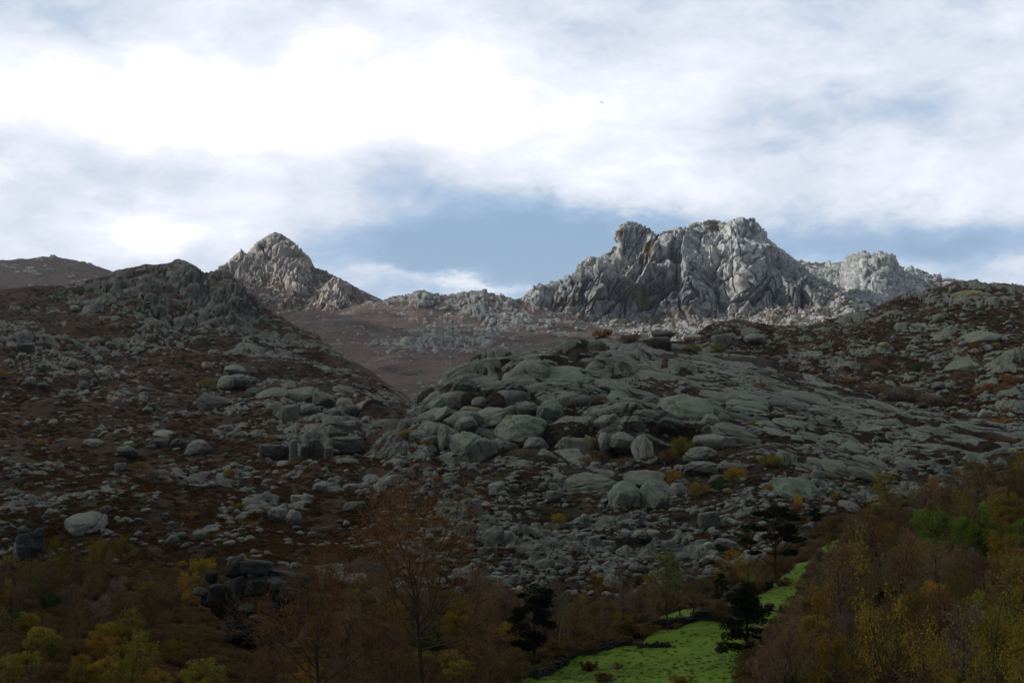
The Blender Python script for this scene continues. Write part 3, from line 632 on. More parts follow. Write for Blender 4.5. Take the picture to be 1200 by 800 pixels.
# ------------------------------------------------------------------ rocks
def ico(sub):
    bm = bmesh.new(); bmesh.ops.create_icosphere(bm, subdivisions=sub, radius=1)
    V = np.array([v.co[:] for v in bm.verts], np.float32); F = np.array([[v.index for v in f.verts] for f in bm.faces], np.int32); bm.free(); return V, F
ICO = {k: ico(k) for k in (1, 2, 3, 4, 5)}
def rock_shape(seed, sub, kind='round'):
    """unit rock about 2 wide; round, slab, block, split"""
    r = np.random.RandomState(seed); V, F = ICO[sub]; V = V.copy()
    pw = {'round': .82, 'slab': .55, 'block': .42, 'chunk': .6}[kind]
    V = np.sign(V) * np.abs(V) ** pw; V /= np.maximum(np.linalg.norm(V, axis=1, keepdims=True) ** {'round': .75, 'slab': .6, 'block': .05, 'chunk': .35}[kind], 1e-3)
    V = V * (1 + .16 * fbm(V * .9 + seed * 3.1, 2)[:, None])
    for i in range({'round': 4, 'slab': 8, 'block': 5, 'chunk': 10}[kind]):
        n = r.normal(size=3); n /= np.linalg.norm(n); d = r.uniform(.62, .92) if kind != 'block' else r.uniform(.85, 1.1)
        q = V @ n - d; V = V - np.where(q > 0, q * (.93 if kind in ('chunk', 'block') else .75), 0)[:, None] * n
    V = V * (1 + .075 * fbm(V * 2.6 + seed, 4)[:, None])
    if sub >= 4:
        for i in range(2):                                   # a cleft or two, as joints open in granite
            n = r.normal(size=3) * (1, .3, .8); n /= np.linalg.norm(n); d = r.uniform(-.5, .5)
            q = np.abs(V @ n - d + .07 * perlin(V * 2 + i)); V = V * (1 - .13 * np.exp(-(q / .045) ** 2))[:, None]
    V[:, 2] -= V[:, 2].min(); h = V[:, 2].max(); V[:, 2] = V[:, 2] / h * 2 - 1
    for k in (0, 1): V[:, k] = (V[:, k] - V[:, k].min()) / np.ptp(V[:, k]) * 2 - 1
    return V, F
ROCK = {}
def rock_mesh(kind, var, sub):
    k = (kind, var, sub)
    if k not in ROCK:
        V, F = rock_shape(hash(kind[0]) % 1 + {'round': 100, 'slab': 200, 'block': 300, 'chunk': 400}[kind] + var, sub, kind)
        ROCK[k] = mesh_np('boulder', V, F, (M_boulder,))
    return ROCK[k]
def put_rock(L, px, py, w, h, tilt=0, kind='round', var=0, sub=4, name='boulder', color=(1, 1, 1), depth=None, foot=True, parent=None, fwd=0, rz=None):
    """w x h in the photograph's pixels; the rock stands on the layer where its foot is seen"""
    p, n, _ = L.at(px, py + h * .35)
    Yd = p[1] - fwd; m = Yd / FL
    c = pix(px, py, Yd)
    sx, sz = w * m / 2, h * m / 2 * 1.12
    sy = depth * m / 2 if depth else (sx * .55 + sz * .9 if kind == 'slab' else sx * .75 + sz * .4)
    o = link(name, rock_mesh(kind, var, sub), parent)
    o.location = (c[0], c[1] + sy * .35, c[2] - sz * (.32 if kind == 'slab' else .16))
    o.scale = (sx, sy, sz)
    o.rotation_euler = (.30 if kind == 'slab' else 0, -math.radians(-tilt), random.uniform(-.2, .2) if rz is None else rz)
    o.color = (*color, 1)
    return o
GREEN = (.92, 1.0, .90); GREY = (1, 1, 1); PALE = (1.22, 1.2, 1.12); DARK = (.55, .57, .55); PINK = (1.4, 1.15, 1.02); LICH = (1.05, 1.0, .6); WHITE = (1.7, 1.66, 1.55)
# px, py, w, h, tilt (positive leans down to the right), kind, colour, label
HERO_H = [
 (543, 456, 36, 26, -8, 'round', DARK, 'big rounded dark boulder perched high on the west shoulder of the granite dome'),
 (589, 456, 54, 22, -4, 'round', GREEN, 'smooth loaf shaped grey boulder right beside the big dark one on the dome'),
 (568, 426, 17, 13, 0, 'round', DARK, 'small round dark boulder at the left end of the dome skyline'),
 (588, 425, 22, 13, 0, 'round', GREY, 'grey boulder on the dome skyline, second in the row from its left end'),
 (602, 422, 13, 11, 0, 'chunk', DARK, 'stubby dark boulder on the dome skyline, third in the row of three'),
 (562, 471, 20, 14, 0, 'round', GREY, 'small grey boulder wedged below the loaf shaped one'),
 (552, 480, 24, 10, 5, 'slab', PINK, 'flat pinkish boulder tucked under the small wedged one'),
 (545, 496, 28, 20, -24, 'round', GREY, 'egg shaped grey boulder leaning against the bulging foot of the dome'),
 (552, 524, 52, 44, -12, 'round', GREEN, 'bulging rain streaked granite face at the south west foot of the dome'),
 (524, 516, 22, 38, -14, 'round', GREY, 'tall narrow granite rib left of the bulging face'),
 (507, 504, 36, 28, -10, 'round', GREY, 'rounded grey buttress at the far left foot of the dome'),
 (497, 482, 56, 9, -34, 'slab', GREEN, 'long thin slab slanting up the left flank of the dome, lower of the pair'),
 (506, 490, 44, 8, -36, 'slab', GREEN, 'narrow slanting slab just under the long thin one'),
 (510, 465, 32, 9, -30, 'slab', GREEN, 'short slanting slab at the upper left edge of the dome'),
 (538, 441, 54, 13, -20, 'slab', GREEN, 'wide pale slab above the big dark perched boulder'),
 (569, 446, 30, 10, 0, 'slab', GREEN, 'low flat slab behind the loaf shaped boulder'),
 (648, 441, 108, 20, -2, 'slab', GREEN, 'very long whaleback slab with dark drip streaks near the top of the dome'),
 (632, 422, 52, 12, -3, 'slab', GREEN, 'low pale slab on the dome crest above the whaleback'),
 (694, 421, 82, 10, 0, 'slab', GREEN, 'broad flat slab on the dome crest right of the pale one'),
 (619, 479, 32, 18, 4, 'round', GREEN, 'squat grey boulder above the helmet shaped block'),
 (611, 502, 58, 32, -6, 'round', GREEN, 'large helmet shaped boulder with a level crack across its face'),
 (627, 521, 28, 18, 0, 'round', GREY, 'rounded block under the helmet shaped boulder'),
 (597, 522, 23, 15, 0, 'round', DARK, 'dark rounded block at the lower left of the helmet shaped boulder'),
 (577, 487, 40, 18, -10, 'slab', GREEN, 'tilted greenish slab between egg shaped and squat boulders'),
 (600, 491, 27, 15, -6, 'slab', LICH, 'yellowish lichen covered slab above the helmet shaped boulder'),
 (645, 482, 34, 30, 0, 'round', GREEN, 'tall rounded boulder right of the squat grey one'),
 (680, 470, 26, 17, 0, 'block', DARK, 'dark squared block in the hollow at the middle of the dome'),
 (727, 454, 52, 13, 12, 'slab', GREY, 'cigar shaped slab tipping down to the right in mid dome'),
 (731, 469, 36, 10, 22, 'slab', GREY, 'steeply tipped thin slab below the cigar shaped one'),
 (697, 447, 15, 10, 0, 'round', GREY, 'small round boulder at the right end of the whaleback'),
 (667, 455, 27, 10, 0, 'chunk', GREY, 'low craggy boulder just under the whaleback'),
 (787, 449, 94, 13, 15, 'slab', GREEN, 'long flat slab running down right across the upper dome'),
 (737, 480, 30, 12, -24, 'slab', GREEN, 'short slab arching up over the cloven boulder'),
 (763, 471, 26, 13, 0, 'round', DARK, 'dark round boulder between short arching slab and big flat slab'),
 (806, 478, 68, 28, 8, 'slab', GREEN, 'biggest smooth flat slab in the centre of the dome'),
 (772, 494, 58, 28, 8, 'round', GREEN, 'long smooth back of the cloven boulder'),
 (738, 499, 38, 26, -14, 'round', GREEN, 'domed head of the cloven boulder with a crack below'),
 (729, 517, 32, 24, 0, 'round', GREEN, 'squared lower half of the cloven boulder'),
 (711, 494, 32, 20, -34, 'round', GREEN, 'curved slab leaning on the left of the cloven boulder'),
 (708, 517, 17, 23, 0, 'round', GREY, 'upright narrow block left of the cloven boulder'),
 (693, 517, 15, 20, -20, 'chunk', LICH, 'small lichen spotted block at the left foot of the cloven group'),
 (754, 526, 26, 36, -14, 'round', GREY, 'leaning dark grey block under the long smooth back'),
 (831, 494, 26, 19, 0, 'round', GREY, 'round boulder with small blocks around it right of the biggest slab'),
 (848, 492, 22, 18, 0, 'round', DARK, 'dark boulder at the far right of the round one'),
 (831, 517, 38, 18, 0, 'block', GREY, 'wide dark block above the mushroom boulder'),
 (823, 534, 44, 23, 0, 'round', PALE, 'mushroom shaped pale capped boulder above the bushes'),
 (823, 549, 40, 18, 0, 'round', GREY, 'dark stem block below the mushroom shaped boulder'),
 (866, 512, 60, 22, 16, 'slab', GREY, 'broad dark slab tipping down right beyond the mushroom boulder'),
 (756, 557, 54, 13, 0, 'slab', GREEN, 'low domed cap behind the twin round boulders'),
 (733, 582, 42, 40, 0, 'round', GREEN, 'great round boulder, left one of the twins in the boulder field'),
 (768, 584, 42, 36, 12, 'round', GREEN, 'great split boulder, right one of the twins in the boulder field'),
 (762, 566, 54, 14, 10, 'slab', GREEN, 'arched slab lying across the top of the twin boulders'),
 (796, 574, 24, 17, 30, 'slab', GREY, 'slab sliding down right of the twin boulders'),
 (694, 567, 64, 21, 0, 'slab', GREEN, 'broad flat outcrop left of the twin boulders'),
 (831, 610, 26, 24, 0, 'chunk', GREY, 'jagged upright boulder at right of the boulder field'),
 (852, 602, 24, 15, 0, 'round', GREY, 'rounded boulder above the little pale capped one'),
 (859, 613, 19, 12, 0, 'round', PALE, 'little pale capped boulder left of the tall pine'),
 (831, 641, 13, 14, 0, 'block', WHITE, 'small bright squared block near the bottom of the boulder field'),
 (851, 638, 28, 14, 10, 'round', GREY, 'wedge shaped boulder right of the bright squared block'),
 (836, 655, 20, 10, 0, 'round', PALE, 'low pale boulder under the bright squared block'),
 (892, 630, 24, 15, -20, 'round', PALE, 'pale boulder half hidden behind the tall pine'),
 (933, 577, 72, 34, 12, 'slab', GREEN, 'huge smooth slab with a pale vein behind the tall pine'),
 (934, 603, 24, 17, -16, 'round', PALE, 'pale boulder in front of the huge veined slab'),
 (966, 600, 36, 17, 0, 'round', GREY, 'brown grey boulder right of the huge veined slab'),
 (1000, 596, 36, 15, 26, 'slab', GREY, 'low slab sloping into the wood right of the veined slab'),
 (986, 548, 50, 10, 18, 'slab', GREEN, 'thin streaky slab high above the wood on the lower dome'),
 (1020, 528, 60, 10, 18, 'slab', GREEN, 'long streaky slab near the right end of the dome'),
 (940, 500, 60, 10, 14, 'slab', GREEN, 'long ledge with a dark gap under it on the right dome'),
 (890, 470, 66, 10, 14, 'slab', GREEN, 'flat ledge in the upper right of the dome'),
 (970, 520, 56, 9, 20, 'slab', GREEN, 'narrow ledge below the one with the dark gap'),
 (856, 441, 44, 10, 6, 'slab', GREEN, 'pale fan shaped slab at the upper edge of the dome'),
 (696, 637, 17, 22, 0, 'block', GREY, 'upright twin block stacked in the talus'),
 (697, 654, 18, 12, 0, 'block', GREY, 'squat block under the upright twin block'),
 (681, 631, 16, 13, 0, 'block', GREY, 'squared block left of the upright twin block'),
 (662, 667, 28, 7, 6, 'slab', PALE, 'long flat pale stone in the lower talus'),
 (750, 626, 20, 11, 0, 'round', GREY, 'low rounded boulder below the twin boulders'),
 (741, 654, 18, 10, 0, 'round', GREY, 'flat topped boulder in the talus above the pasture trees'),
 (574, 634, 34, 15, -4, 'round', PALE, 'pale turtle backed boulder by the tip of the big bare tree'),
 (566, 646, 12, 12, 0, 'chunk', GREY, 'grey chunk under the turtle backed boulder'),
 (541, 578, 10, 8, 0, 'round', PINK, 'small pinkish boulder above the big bare tree'),
 (626, 706, 18, 7, 0, 'round', PALE, 'small pale boulder just above the black pine'),
]
HERO_F = [
 (344, 488, 17, 22, 0, 'block', GREY, 'tall squared tower block in the left part of the crag'),
 (365, 482, 22, 12, 0, 'round', GREY, 'rounded cap stone in the middle of the crag'),
 (370, 492, 15, 8, 0, 'block', DARK, 'thin dark block under the cap stone of the crag'),
 (390, 488, 19, 11, 0, 'block', GREY, 'level block right of the crag cap stone'),
 (408, 482, 20, 15, 0, 'chunk', GREY, 'blunt block at the top right of the crag'),
 (398, 503, 40, 18, 0, 'block', GREY, 'widest block in the face of the crag'),
 (401, 519, 38, 17, 0, 'block', DARK, 'shaded block under the widest one of the crag'),
 (370, 525, 15, 24, 0, 'block', PINK, 'pinkish upright pillar at the foot of the crag'),
 (373, 506, 13, 11, 0, 'block', GREY, 'small block over the pinkish pillar'),
 (358, 508, 9, 14, 0, 'block', DARK, 'narrow dark block left of the small one in the crag'),
 (347, 525, 9, 24, 0, 'block', PALE, 'pale thin pillar left of the pinkish one'),
 (358, 529, 8, 19, 0, 'block', DARK, 'dark thin pillar between the two pale pillars'),
 (384, 530, 9, 18, 0, 'block', DARK, 'dark upright slice right of the pinkish pillar'),
 (352, 467, 40, 14, -5, 'slab', GREY, 'broad sloping cap slab on top of the crag'),
 (378, 472, 24, 16, 10, 'chunk', GREY, 'sharp shouldered block at the summit of the crag'),
 (325, 467, 36, 13, -12, 'slab', GREY, 'long sloping slab at the upper left of the crag'),
 (400, 462, 24, 8, 8, 'slab', GREY, 'flat stone lying behind the crag summit'),
 (446, 498, 32, 12, 0, 'chunk', GREY, 'craggy lump right of the crag'),
 (327, 526, 30, 15, 6, 'chunk', GREY, 'low boulder at the left foot of the crag'),
 (422, 541, 20, 12, 8, 'chunk', WHITE, 'bright angular boulder right of the crag foot'),
 (405, 542, 14, 7, 0, 'block', PALE, 'pale flat stone beside the bright angular boulder'),
 (417, 553, 22, 9, 0, 'block', GREY, 'grey base stone under the bright angular boulder'),
 (325, 602, 23, 17, 0, 'round', GREY, 'left one of the paired round boulders on the brown slope'),
 (344, 606, 19, 18, 20, 'round', GREY, 'right one of the paired round boulders on the brown slope'),
 (354, 585, 28, 12, 4, 'chunk', PALE, 'pale broken boulder above the paired round ones'),
 (377, 570, 22, 14, 0, 'chunk', GREY, 'left end boulder of the low line below the crag'),
 (394, 576, 22, 15, 0, 'chunk', GREY, 'right end boulder of the low line below the crag'),
 (417, 594, 32, 15, 0, 'chunk', DARK, 'dark broken boulder low on the slope by the talus'),
 (445, 582, 11, 13, 0, 'chunk', PALE, 'small upright pale stone at the edge of the talus'),
 (286, 564, 18, 13, 0, 'block', PINK, 'pinkish square boulder on the brown slope'),
 (289, 574, 9, 6, 0, 'round', WHITE, 'small white stone under the pinkish square boulder'),
 (280, 446, 30, 18, 0, 'round', GREY, 'rounded boulder with a dark hollow high on the west slope'),
 (264, 447, 24, 16, -20, 'round', PALE, 'pale leaning boulder left of the one with the hollow'),
 (275, 432, 26, 10, 0, 'slab', GREY, 'flat boulder on top of the hollow boulder group'),
 (297, 459, 26, 12, 0, 'slab', DARK, 'dark low boulder at the foot of the hollow boulder group'),
 (247, 471, 38, 16, 8, 'slab', DARK, 'long dark boulder below the hollow boulder group'),
 (85, 425, 14, 11, 0, 'round', PALE, 'round pale boulder near the top left of the west slope'),
 (100, 440, 16, 10, 0, 'block', PALE, 'squared bluish boulder left of a leaning one on the west slope'),
 (119, 439, 18, 12, 24, 'slab', PALE, 'leaning slab beside the squared bluish boulder'),
 (126, 432, 13, 9, 0, 'round', PALE, 'round boulder behind the leaning slab'),
 (35, 446, 13, 10, 0, 'round', PALE, 'lone round boulder on bare heath at far left'),
 (49, 451, 14, 8, 0, 'round', PALE, 'flattish boulder right of the lone round one'),
 (11, 440, 22, 8, 0, 'slab', PALE, 'flat pale rock at the left edge of the picture'),
 (137, 441, 7, 6, 0, 'round', WHITE, 'tiny whitish boulder alone right of the leaning slab'),
 (166, 456, 14, 10, 0, 'chunk', GREY, 'grey boulder standing alone in mid slope'),
 (41, 468, 13, 6, 0, 'round', PALE, 'low pale boulder below the lone round one'),
 (108, 520, 24, 12, 6, 'round', PALE, 'rounded boulder at the left of the slope ledge'),
 (190, 509, 30, 9, -6, 'slab', PALE, 'flat ledge slab pointing right on the slope'),
 (186, 519, 26, 14, 0, 'round', GREY, 'bulky boulder under the flat ledge slab'),
 (148, 528, 26, 13, 0, 'round', GREY, 'dark topped boulder in the middle of the slope ledge'),
 (230, 524, 34, 18, -10, 'round', GREY, 'smooth leaning boulder on the ledge left of the crag'),
 (208, 520, 22, 14, 0, 'round', DARK, 'dark boulder between the bulky and the smooth leaning one'),
 (95, 612, 60, 22, -10, 'slab', GREY, 'wide sloping slab above the left thicket'),
 (123, 602, 12, 22, 0, 'block', GREY, 'upright stone standing on the wide sloping slab'),
 (29, 408, 22, 12, 0, 'block', DARK, 'square dark block on the small ridge at far left'),
]
HERO_G = [
 (846, 398, 26, 14, 0, 'chunk', GREY, 'jagged boulder on the red heath at the left end of the east ridge'),
 (884, 396, 24, 11, 0, 'round', GREY, 'grey boulder lying in red heath on the east ridge'),
 (812, 396, 22, 10, 0, 'block', PINK, 'warm toned squared rock above the dome crest'),
 (770, 402, 34, 16, 0, 'block', PINK, 'big warm toned squared rock on the dome skyline'),
 (778, 390, 30, 10, 0, 'chunk', DARK, 'dark cap rock over the warm toned squared rock'),
 (672, 402, 40, 16, 0, 'chunk', DARK, 'dark rocky knoll on the skyline left of the warm toned rock'),
 (664, 412, 34, 10, 6, 'slab', GREY, 'smooth grey slab below the dark rocky knoll'),
 (700, 404, 22, 12, 0, 'round', DARK, 'dark boulder among bushes right of the rocky knoll'),
 (1072, 408, 18, 9, 8, 'chunk', PALE, 'pale double boulder in mid east slope'),
 (1036, 404, 16, 7, 0, 'round', PALE, 'flat pale boulder left of the double boulder'),
 (1140, 345, 40, 12, 0, 'slab', LICH, 'mossy capped rock near the top of the east hill'),
 (1192, 416, 26, 14, 0, 'round', LICH, 'yellowish round boulder at the right edge of the picture'),
 (1155, 486, 24, 16, 0, 'round', PALE, 'rounded boulder alone in brown scrub on the east slope'),
 (1186, 462, 32, 12, 0, 'slab', GREEN, 'layered slab at the right edge above the wood'),
 (1130, 430, 40, 14, -18, 'slab', GREEN, 'tilted smooth slab on the east slope'),
 (1150, 396, 50, 16, -14, 'slab', GREEN, 'large tilted slab under the east hilltop'),
]
cnt = 0
for L, lst, g in ((LH, HERO_H, 'boulders of the granite dome and its talus'), (LF, HERO_F, 'boulders on the west slope'), (LG, HERO_G, 'boulders on the east slope')):
    for i, (px, py, w_, h_, tl, kd, colr_, lab) in enumerate(lst):
        LL = L
        if g.startswith('boulders on the east') and px < 800: LL = LH
        if L is LH and kd == 'round' and h_ / w_ > .62 and i % 3: kd = 'chunk'
        if L is LH and py < 530 and kd in ('round', 'slab') and w_ > 20: w_, h_ = w_ * 1.12, h_ * 1.08
        if L is LF and i < 22: px, py, w_, h_ = 378 + (px - 378) * 1.12, 506 + (py - 506) * 1.12, w_ * 1.2, h_ * 1.2
        if L is LF and i < 22: colr_ = tuple(min(v, 1.1) * .85 for v in colr_)
        o = put_rock(LL, px, py, w_, h_, tl, kd, i % 6, 5 if w_ * h_ > 700 else 4, color=colr_)
        tag(o, lab, 'boulder', g); cnt += 1

# random ones: the larger as single boulders, the smaller as one mass per hill
def sample(L, n, box, dens, rs):
    r_ = []
    while len(r_) < n:
        px = rs.uniform(box[0], box[1]); py = rs.uniform(box[2], box[3])
        if rs.rand() < dens(px, py): r_.append((px, py))
    return r_
PN = {}
def pn1(px, py, s=30, o=0):
    if (s, o) not in PN:
        a, b_ = np.meshgrid(np.arange(-40, 1260, 3.), np.arange(280, 880, 2.)); PN[(s, o)] = perlin(np.stack([a / s + o, b_ / s * 1.8, a * 0 + o], -1).astype(np.float32))
    return float(PN[(s, o)][min(max(int((py - 280) / 2), 0), 299), min(max(int((px + 40) / 3), 0), 433)])
def low_F(px, py):
    top = zone([(0, 350), (100, 335), (200, 315), (240, 325), (280, 340), (330, 375), (400, 418), (480, 475), (520, 500)], px)
    if py < top + 22: return 0
    return np.clip(.12 + 2.0 * pn1(px, py) + .12 * (py > 420), 0, 1)
def low_H(px, py):
    if pip(px, py, [(470, 530), (640, 545), (760, 545), (880, 560), (980, 560), (1010, 600), (900, 670), (800, 700), (640, 715), (480, 700), (440, 640)]): return np.clip(.32 + 2.0 * pn1(px, py, 22, 4), 0, 1)
    return 0
def low_G(px, py):
    top = zone([(830, 392), (960, 390), (1050, 362), (1120, 345), (1200, 350)], px)
    lim = zone([(800, 415), (900, 432), (1000, 465), (1060, 485), (1110, 520), (1200, 560)], px)
    if py < top or py > lim: return 0
    return np.clip(.3 + .9 * pn1(px, py, 26, 9), 0, 1)
def low_D2(px, py):   # on the slabs of the dome
    lim = zone([(640, 430), (800, 420), (960, 450), (1100, 500)], px)
    if py < lim or py > lim + 95: return 0
    return np.clip(.1 + .8 * pn1(px, py, 18, 19), 0, 1)
rs = np.random.RandomState(21); ROCKS_RND = []
areas = [('H', LH, low_H, (440, 1010, 530, 715), 30, 2000, (10, 20), 'grey talus boulder among smaller stones below the granite dome', 'boulders of the granite dome and its talus'),
         ('F', LF, low_F, (0, 520, 330, 660), 34, 1700, (8, 15), 'grey boulder half sunk in brown heath on the west slope', 'boulders on the west slope'),
         ('G', LG, low_G, (820, 1200, 350, 560), 24, 900, (9, 16), 'lichen grey boulder in dry scrub on the east slope', 'boulders on the east slope'),
         ('D', LH, low_D2, (640, 1110, 420, 590), 10, 420, (9, 14), 'loose grey boulder lying on the slanting slabs of the dome', 'boulders of the granite dome and its talus')]
SLAB_N = 0; SLABS = []
def slab_zone(px, py):
    lim = zone([(640, 428), (800, 418), (900, 436), (960, 452), (1110, 500)], px); low = zone([(690, 470), (760, 470), (800, 455), (870, 500), (900, 545), (1000, 570), (1110, 545)], px)
    return lim < py < low
rsl = np.random.RandomState(8)
while SLAB_N < 84:
    px, py = rsl.uniform(655, 1120), rsl.uniform(425, 565)
    if not slab_zone(px, py) or any(abs(px - a) < 24 and abs(py - c_ - (px - a) * .27) < 4.5 for a, c_ in SLABS): continue
    SLABS.append((px, py)); w_ = rsl.uniform(24, 68); h_ = rsl.uniform(6.5, 11)
    o = put_rock(LH, px, py, w_, h_, 14 + rsl.uniform(-6, 8), 'slab', rsl.randint(6), 4, color=(GREEN, GREY, GREEN, DARK, GREY)[rsl.randint(5)], rz=rsl.uniform(-.25, .25), depth=w_ * rsl.uniform(.35, .6))
    SLAB_N += 1; SLABREC = globals().setdefault('SLABREC', []); SLABREC.append((o, px, py, w_, h_))
TONES = [GREY, GREEN, PALE, GREY, DARK, GREEN, GREY, PINK, DARK, PALE]
# small stones: source shapes live in a collection that is not part of the scene
src = bpy.data.collections.new('stone_shapes')
for i in range(9):
    V, F = rock_shape(600 + i, 2, ('round', 'chunk', 'chunk')[i % 3]); so_ = bpy.data.objects.new('stone_shape%d' % i, mesh_np('stone_shape', V, F, (M_boulder,))); src.objects.link(so_)
def gn_scatter(name, pts, rot, scl, idx, coll, label=None, mats=()):
    me = bpy.data.meshes.new(name); pts = np.asarray(pts, np.float32); me.vertices.add(len(pts)); me.vertices.foreach_set('co', pts.ravel())
    for nm, a in (('rot', rot), ('scl', scl)):
        at = me.attributes.new(nm, 'FLOAT_VECTOR', 'POINT'); at.data.foreach_set('vector', np.asarray(a, np.float32).ravel())
    at = me.attributes.new('idx', 'INT', 'POINT'); at.data.foreach_set('value', np.asarray(idx, np.int32))
    o = link(name, me); tag(o, label, kind='stuff')
    ng = bpy.data.node_groups.new(name, 'GeometryNodeTree')
    ng.interface.new_socket('Geometry', in_out='INPUT', socket_type='NodeSocketGeometry'); ng.interface.new_socket('Geometry', in_out='OUTPUT', socket_type='NodeSocketGeometry')
    N = ng.nodes; K = ng.links
    gi, go = N.new('NodeGroupInput'), N.new('NodeGroupOutput')
    ci = N.new('GeometryNodeCollectionInfo'); ci.inputs[0].default_value = coll; ci.inputs[1].default_value = True; ci.inputs[2].default_value = True
    ip = N.new('GeometryNodeInstanceOnPoints'); ip.inputs['Pick Instance'].default_value = True
    def att(nm, ty):
        a = N.new('GeometryNodeInputNamedAttribute'); a.data_type = ty; a.inputs[0].default_value = nm; return a.outputs[0]
    er = N.new('FunctionNodeEulerToRotation')
    K.new(gi.outputs[0], ip.inputs['Points']); K.new(ci.outputs[0], ip.inputs['Instance']); K.new(att('idx', 'INT'), ip.inputs['Instance Index'])
    K.new(att('rot', 'FLOAT_VECTOR'), er.inputs[0]); K.new(er.outputs[0], ip.inputs['Rotation']); K.new(att('scl', 'FLOAT_VECTOR'), ip.inputs['Scale'])
    K.new(ip.outputs[0], go.inputs[0])
    md = o.modifiers.new('scatter', 'NODES'); md.node_group = ng
    return o
for key, L, dn, box, nbig, nsmall, rng_, lab, grp in areas:
    for i, (px, py) in enumerate(sample(L, nbig, box, dn, rs)):
        w_ = rs.uniform(*rng_) * (.75 + .5 * (py - 330) / 350); h_ = w_ * rs.uniform(.45, .85)
        kd = ('round', 'chunk', 'chunk', 'slab', 'block')[rs.randint(5)]
        o = put_rock(L, px, py, w_, h_, rs.uniform(-18, 18), kd, rs.randint(6), 3, color=TONES[rs.randint(10)], rz=rs.uniform(-1, 1))
        ROCKS_RND.append((o, px, py, w_, h_, kd, o.color[:3], lab, grp)); cnt += 1
    pts, rot, scl, idx = [], [], [], []
    for px, py in sample(L, nsmall, box, dn, rs):
        p, n, _ = L.at(px, py); w_ = (2.2 + 5.5 * rs.rand() ** 2.2) * (.7 + .5 * (py - 330) / 350) * p[1] / FL / 2 * 1.25
        pts.append(p + n * w_ * .25); rot.append((rs.uniform(-.3, .3), rs.uniform(-.3, .3), rs.uniform(0, 6.28))); scl.append((w_ * rs.uniform(.8, 1.4), w_, w_ * rs.uniform(.45, .85))); idx.append(rs.randint(9))
    gn_scatter({'H': 'talus_stones', 'F': 'slope_stones', 'G': 'hill_stones', 'D': 'slab_stones'}[key], pts, rot, scl, idx, src)
# thin plates between the big slabs, all dipping the same way
pts, rot, scl, idx = [], [], [], []
for px, py in sample(LH, 900, (640, 1130, 420, 575), lambda a, b: float(slab_zone(a, b)), rs):
    p, n, _ = LH.at(px, py); s1 = rs.uniform(5, 15) * p[1] / FL / 2; pts.append(p); rot.append((.3, math.radians(15 + rs.uniform(-8, 8)), rs.uniform(-.3, .3))); scl.append((s1, s1 * .6, s1 * rs.uniform(.14, .24))); idx.append(rs.randint(9))
gn_scatter('rock_plates', pts, rot, scl, idx, src)

# the dark rock outcrop standing in the left thicket, and the tower left of it
def outcrop(name, blocks, lab, L, grp=None):
    r = bpy.data.objects.new(name, None); COL.objects.link(r)
    p, n, _ = L.at(blocks[0][0], blocks[0][1] + blocks[0][3] * .5); Yd = p[1]
    base = pix(blocks[0][0], blocks[0][1] + blocks[0][3] * .5, Yd); r.location = base
    tag(r, lab, 'rock outcrop', grp)
    for i, (px, py, w_, h_, tl, kd, c_, fw) in enumerate(blocks):
        if kd == 'block' and i % 5 in (1, 3): kd = 'chunk'; w_ *= 1.12; h_ *= 1.12
        m = Yd / FL; c = pix(px, py, Yd - fw * .8); sx, sz = w_ * m / 2, h_ * m / 2
        o = link('rock_block', rock_mesh(kd, i % 6, 4), r); o.location = c - base; o.scale = (sx, max(sx * .8, sz * .9), sz)
        o.rotation_euler = (0, math.radians(tl), random.uniform(-.1, .1)); o.color = (*c_, 1)
    return r
D1 = (.26, .28, .30); D2 = (.15, .16, .17); D3 = (.40, .43, .45)
outcrop('rock_outcrop', [(312, 718, 104, 100, 4, 'chunk', D2, 0), (262, 712, 30, 30, 0, 'chunk', D2, 2), (346, 712, 30, 50, 0, 'chunk', D2, 1), (278, 666, 22, 28, 0, 'block', D1, 3), (300, 664, 40, 18, 6, 'block', D1, 3), (334, 676, 40, 16, 14, 'block', D1, 2), (282, 692, 16, 34, 0, 'block', D2, 4), (302, 688, 26, 18, 0, 'block', D2, 6), (324, 686, 22, 18, -8, 'block', D3, 6), (338, 696, 28, 18, 8, 'block', D1, 5), (352, 684, 16, 22, 14, 'chunk', D2, 2), (292, 712, 22, 13, 8, 'block', D3, 6), (314, 712, 24, 14, 4, 'block', D1, 7), (334, 716, 20, 12, -4, 'block', D2, 6), (304, 724, 24, 11, 3, 'block', D3, 7), (254, 696, 20, 26, 6, 'block', D3, 4), (248, 676, 16, 16, 0, 'round', D1, 2), (236, 694, 20, 10, 22, 'slab', D3, 3), (244, 706, 22, 10, 20, 'slab', D1, 3)],
        'massive dark broken outcrop of black stained blocks rising from the left thicket', LK)
outcrop('rock_outcrop', [(36, 642, 32, 42, 0, 'chunk', D1, 0), (28, 622, 16, 12, 0, 'round', D3, 2), (46, 624, 14, 12, 0, 'round', D1, 2), (32, 638, 18, 14, 0, 'block', D3, 3), (44, 648, 14, 16, 0, 'block', D2, 3), (60, 655, 22, 10, 0, 'round', D3, 3)],
        'dark layered rock tower at the far left edge above the thicket', LF)

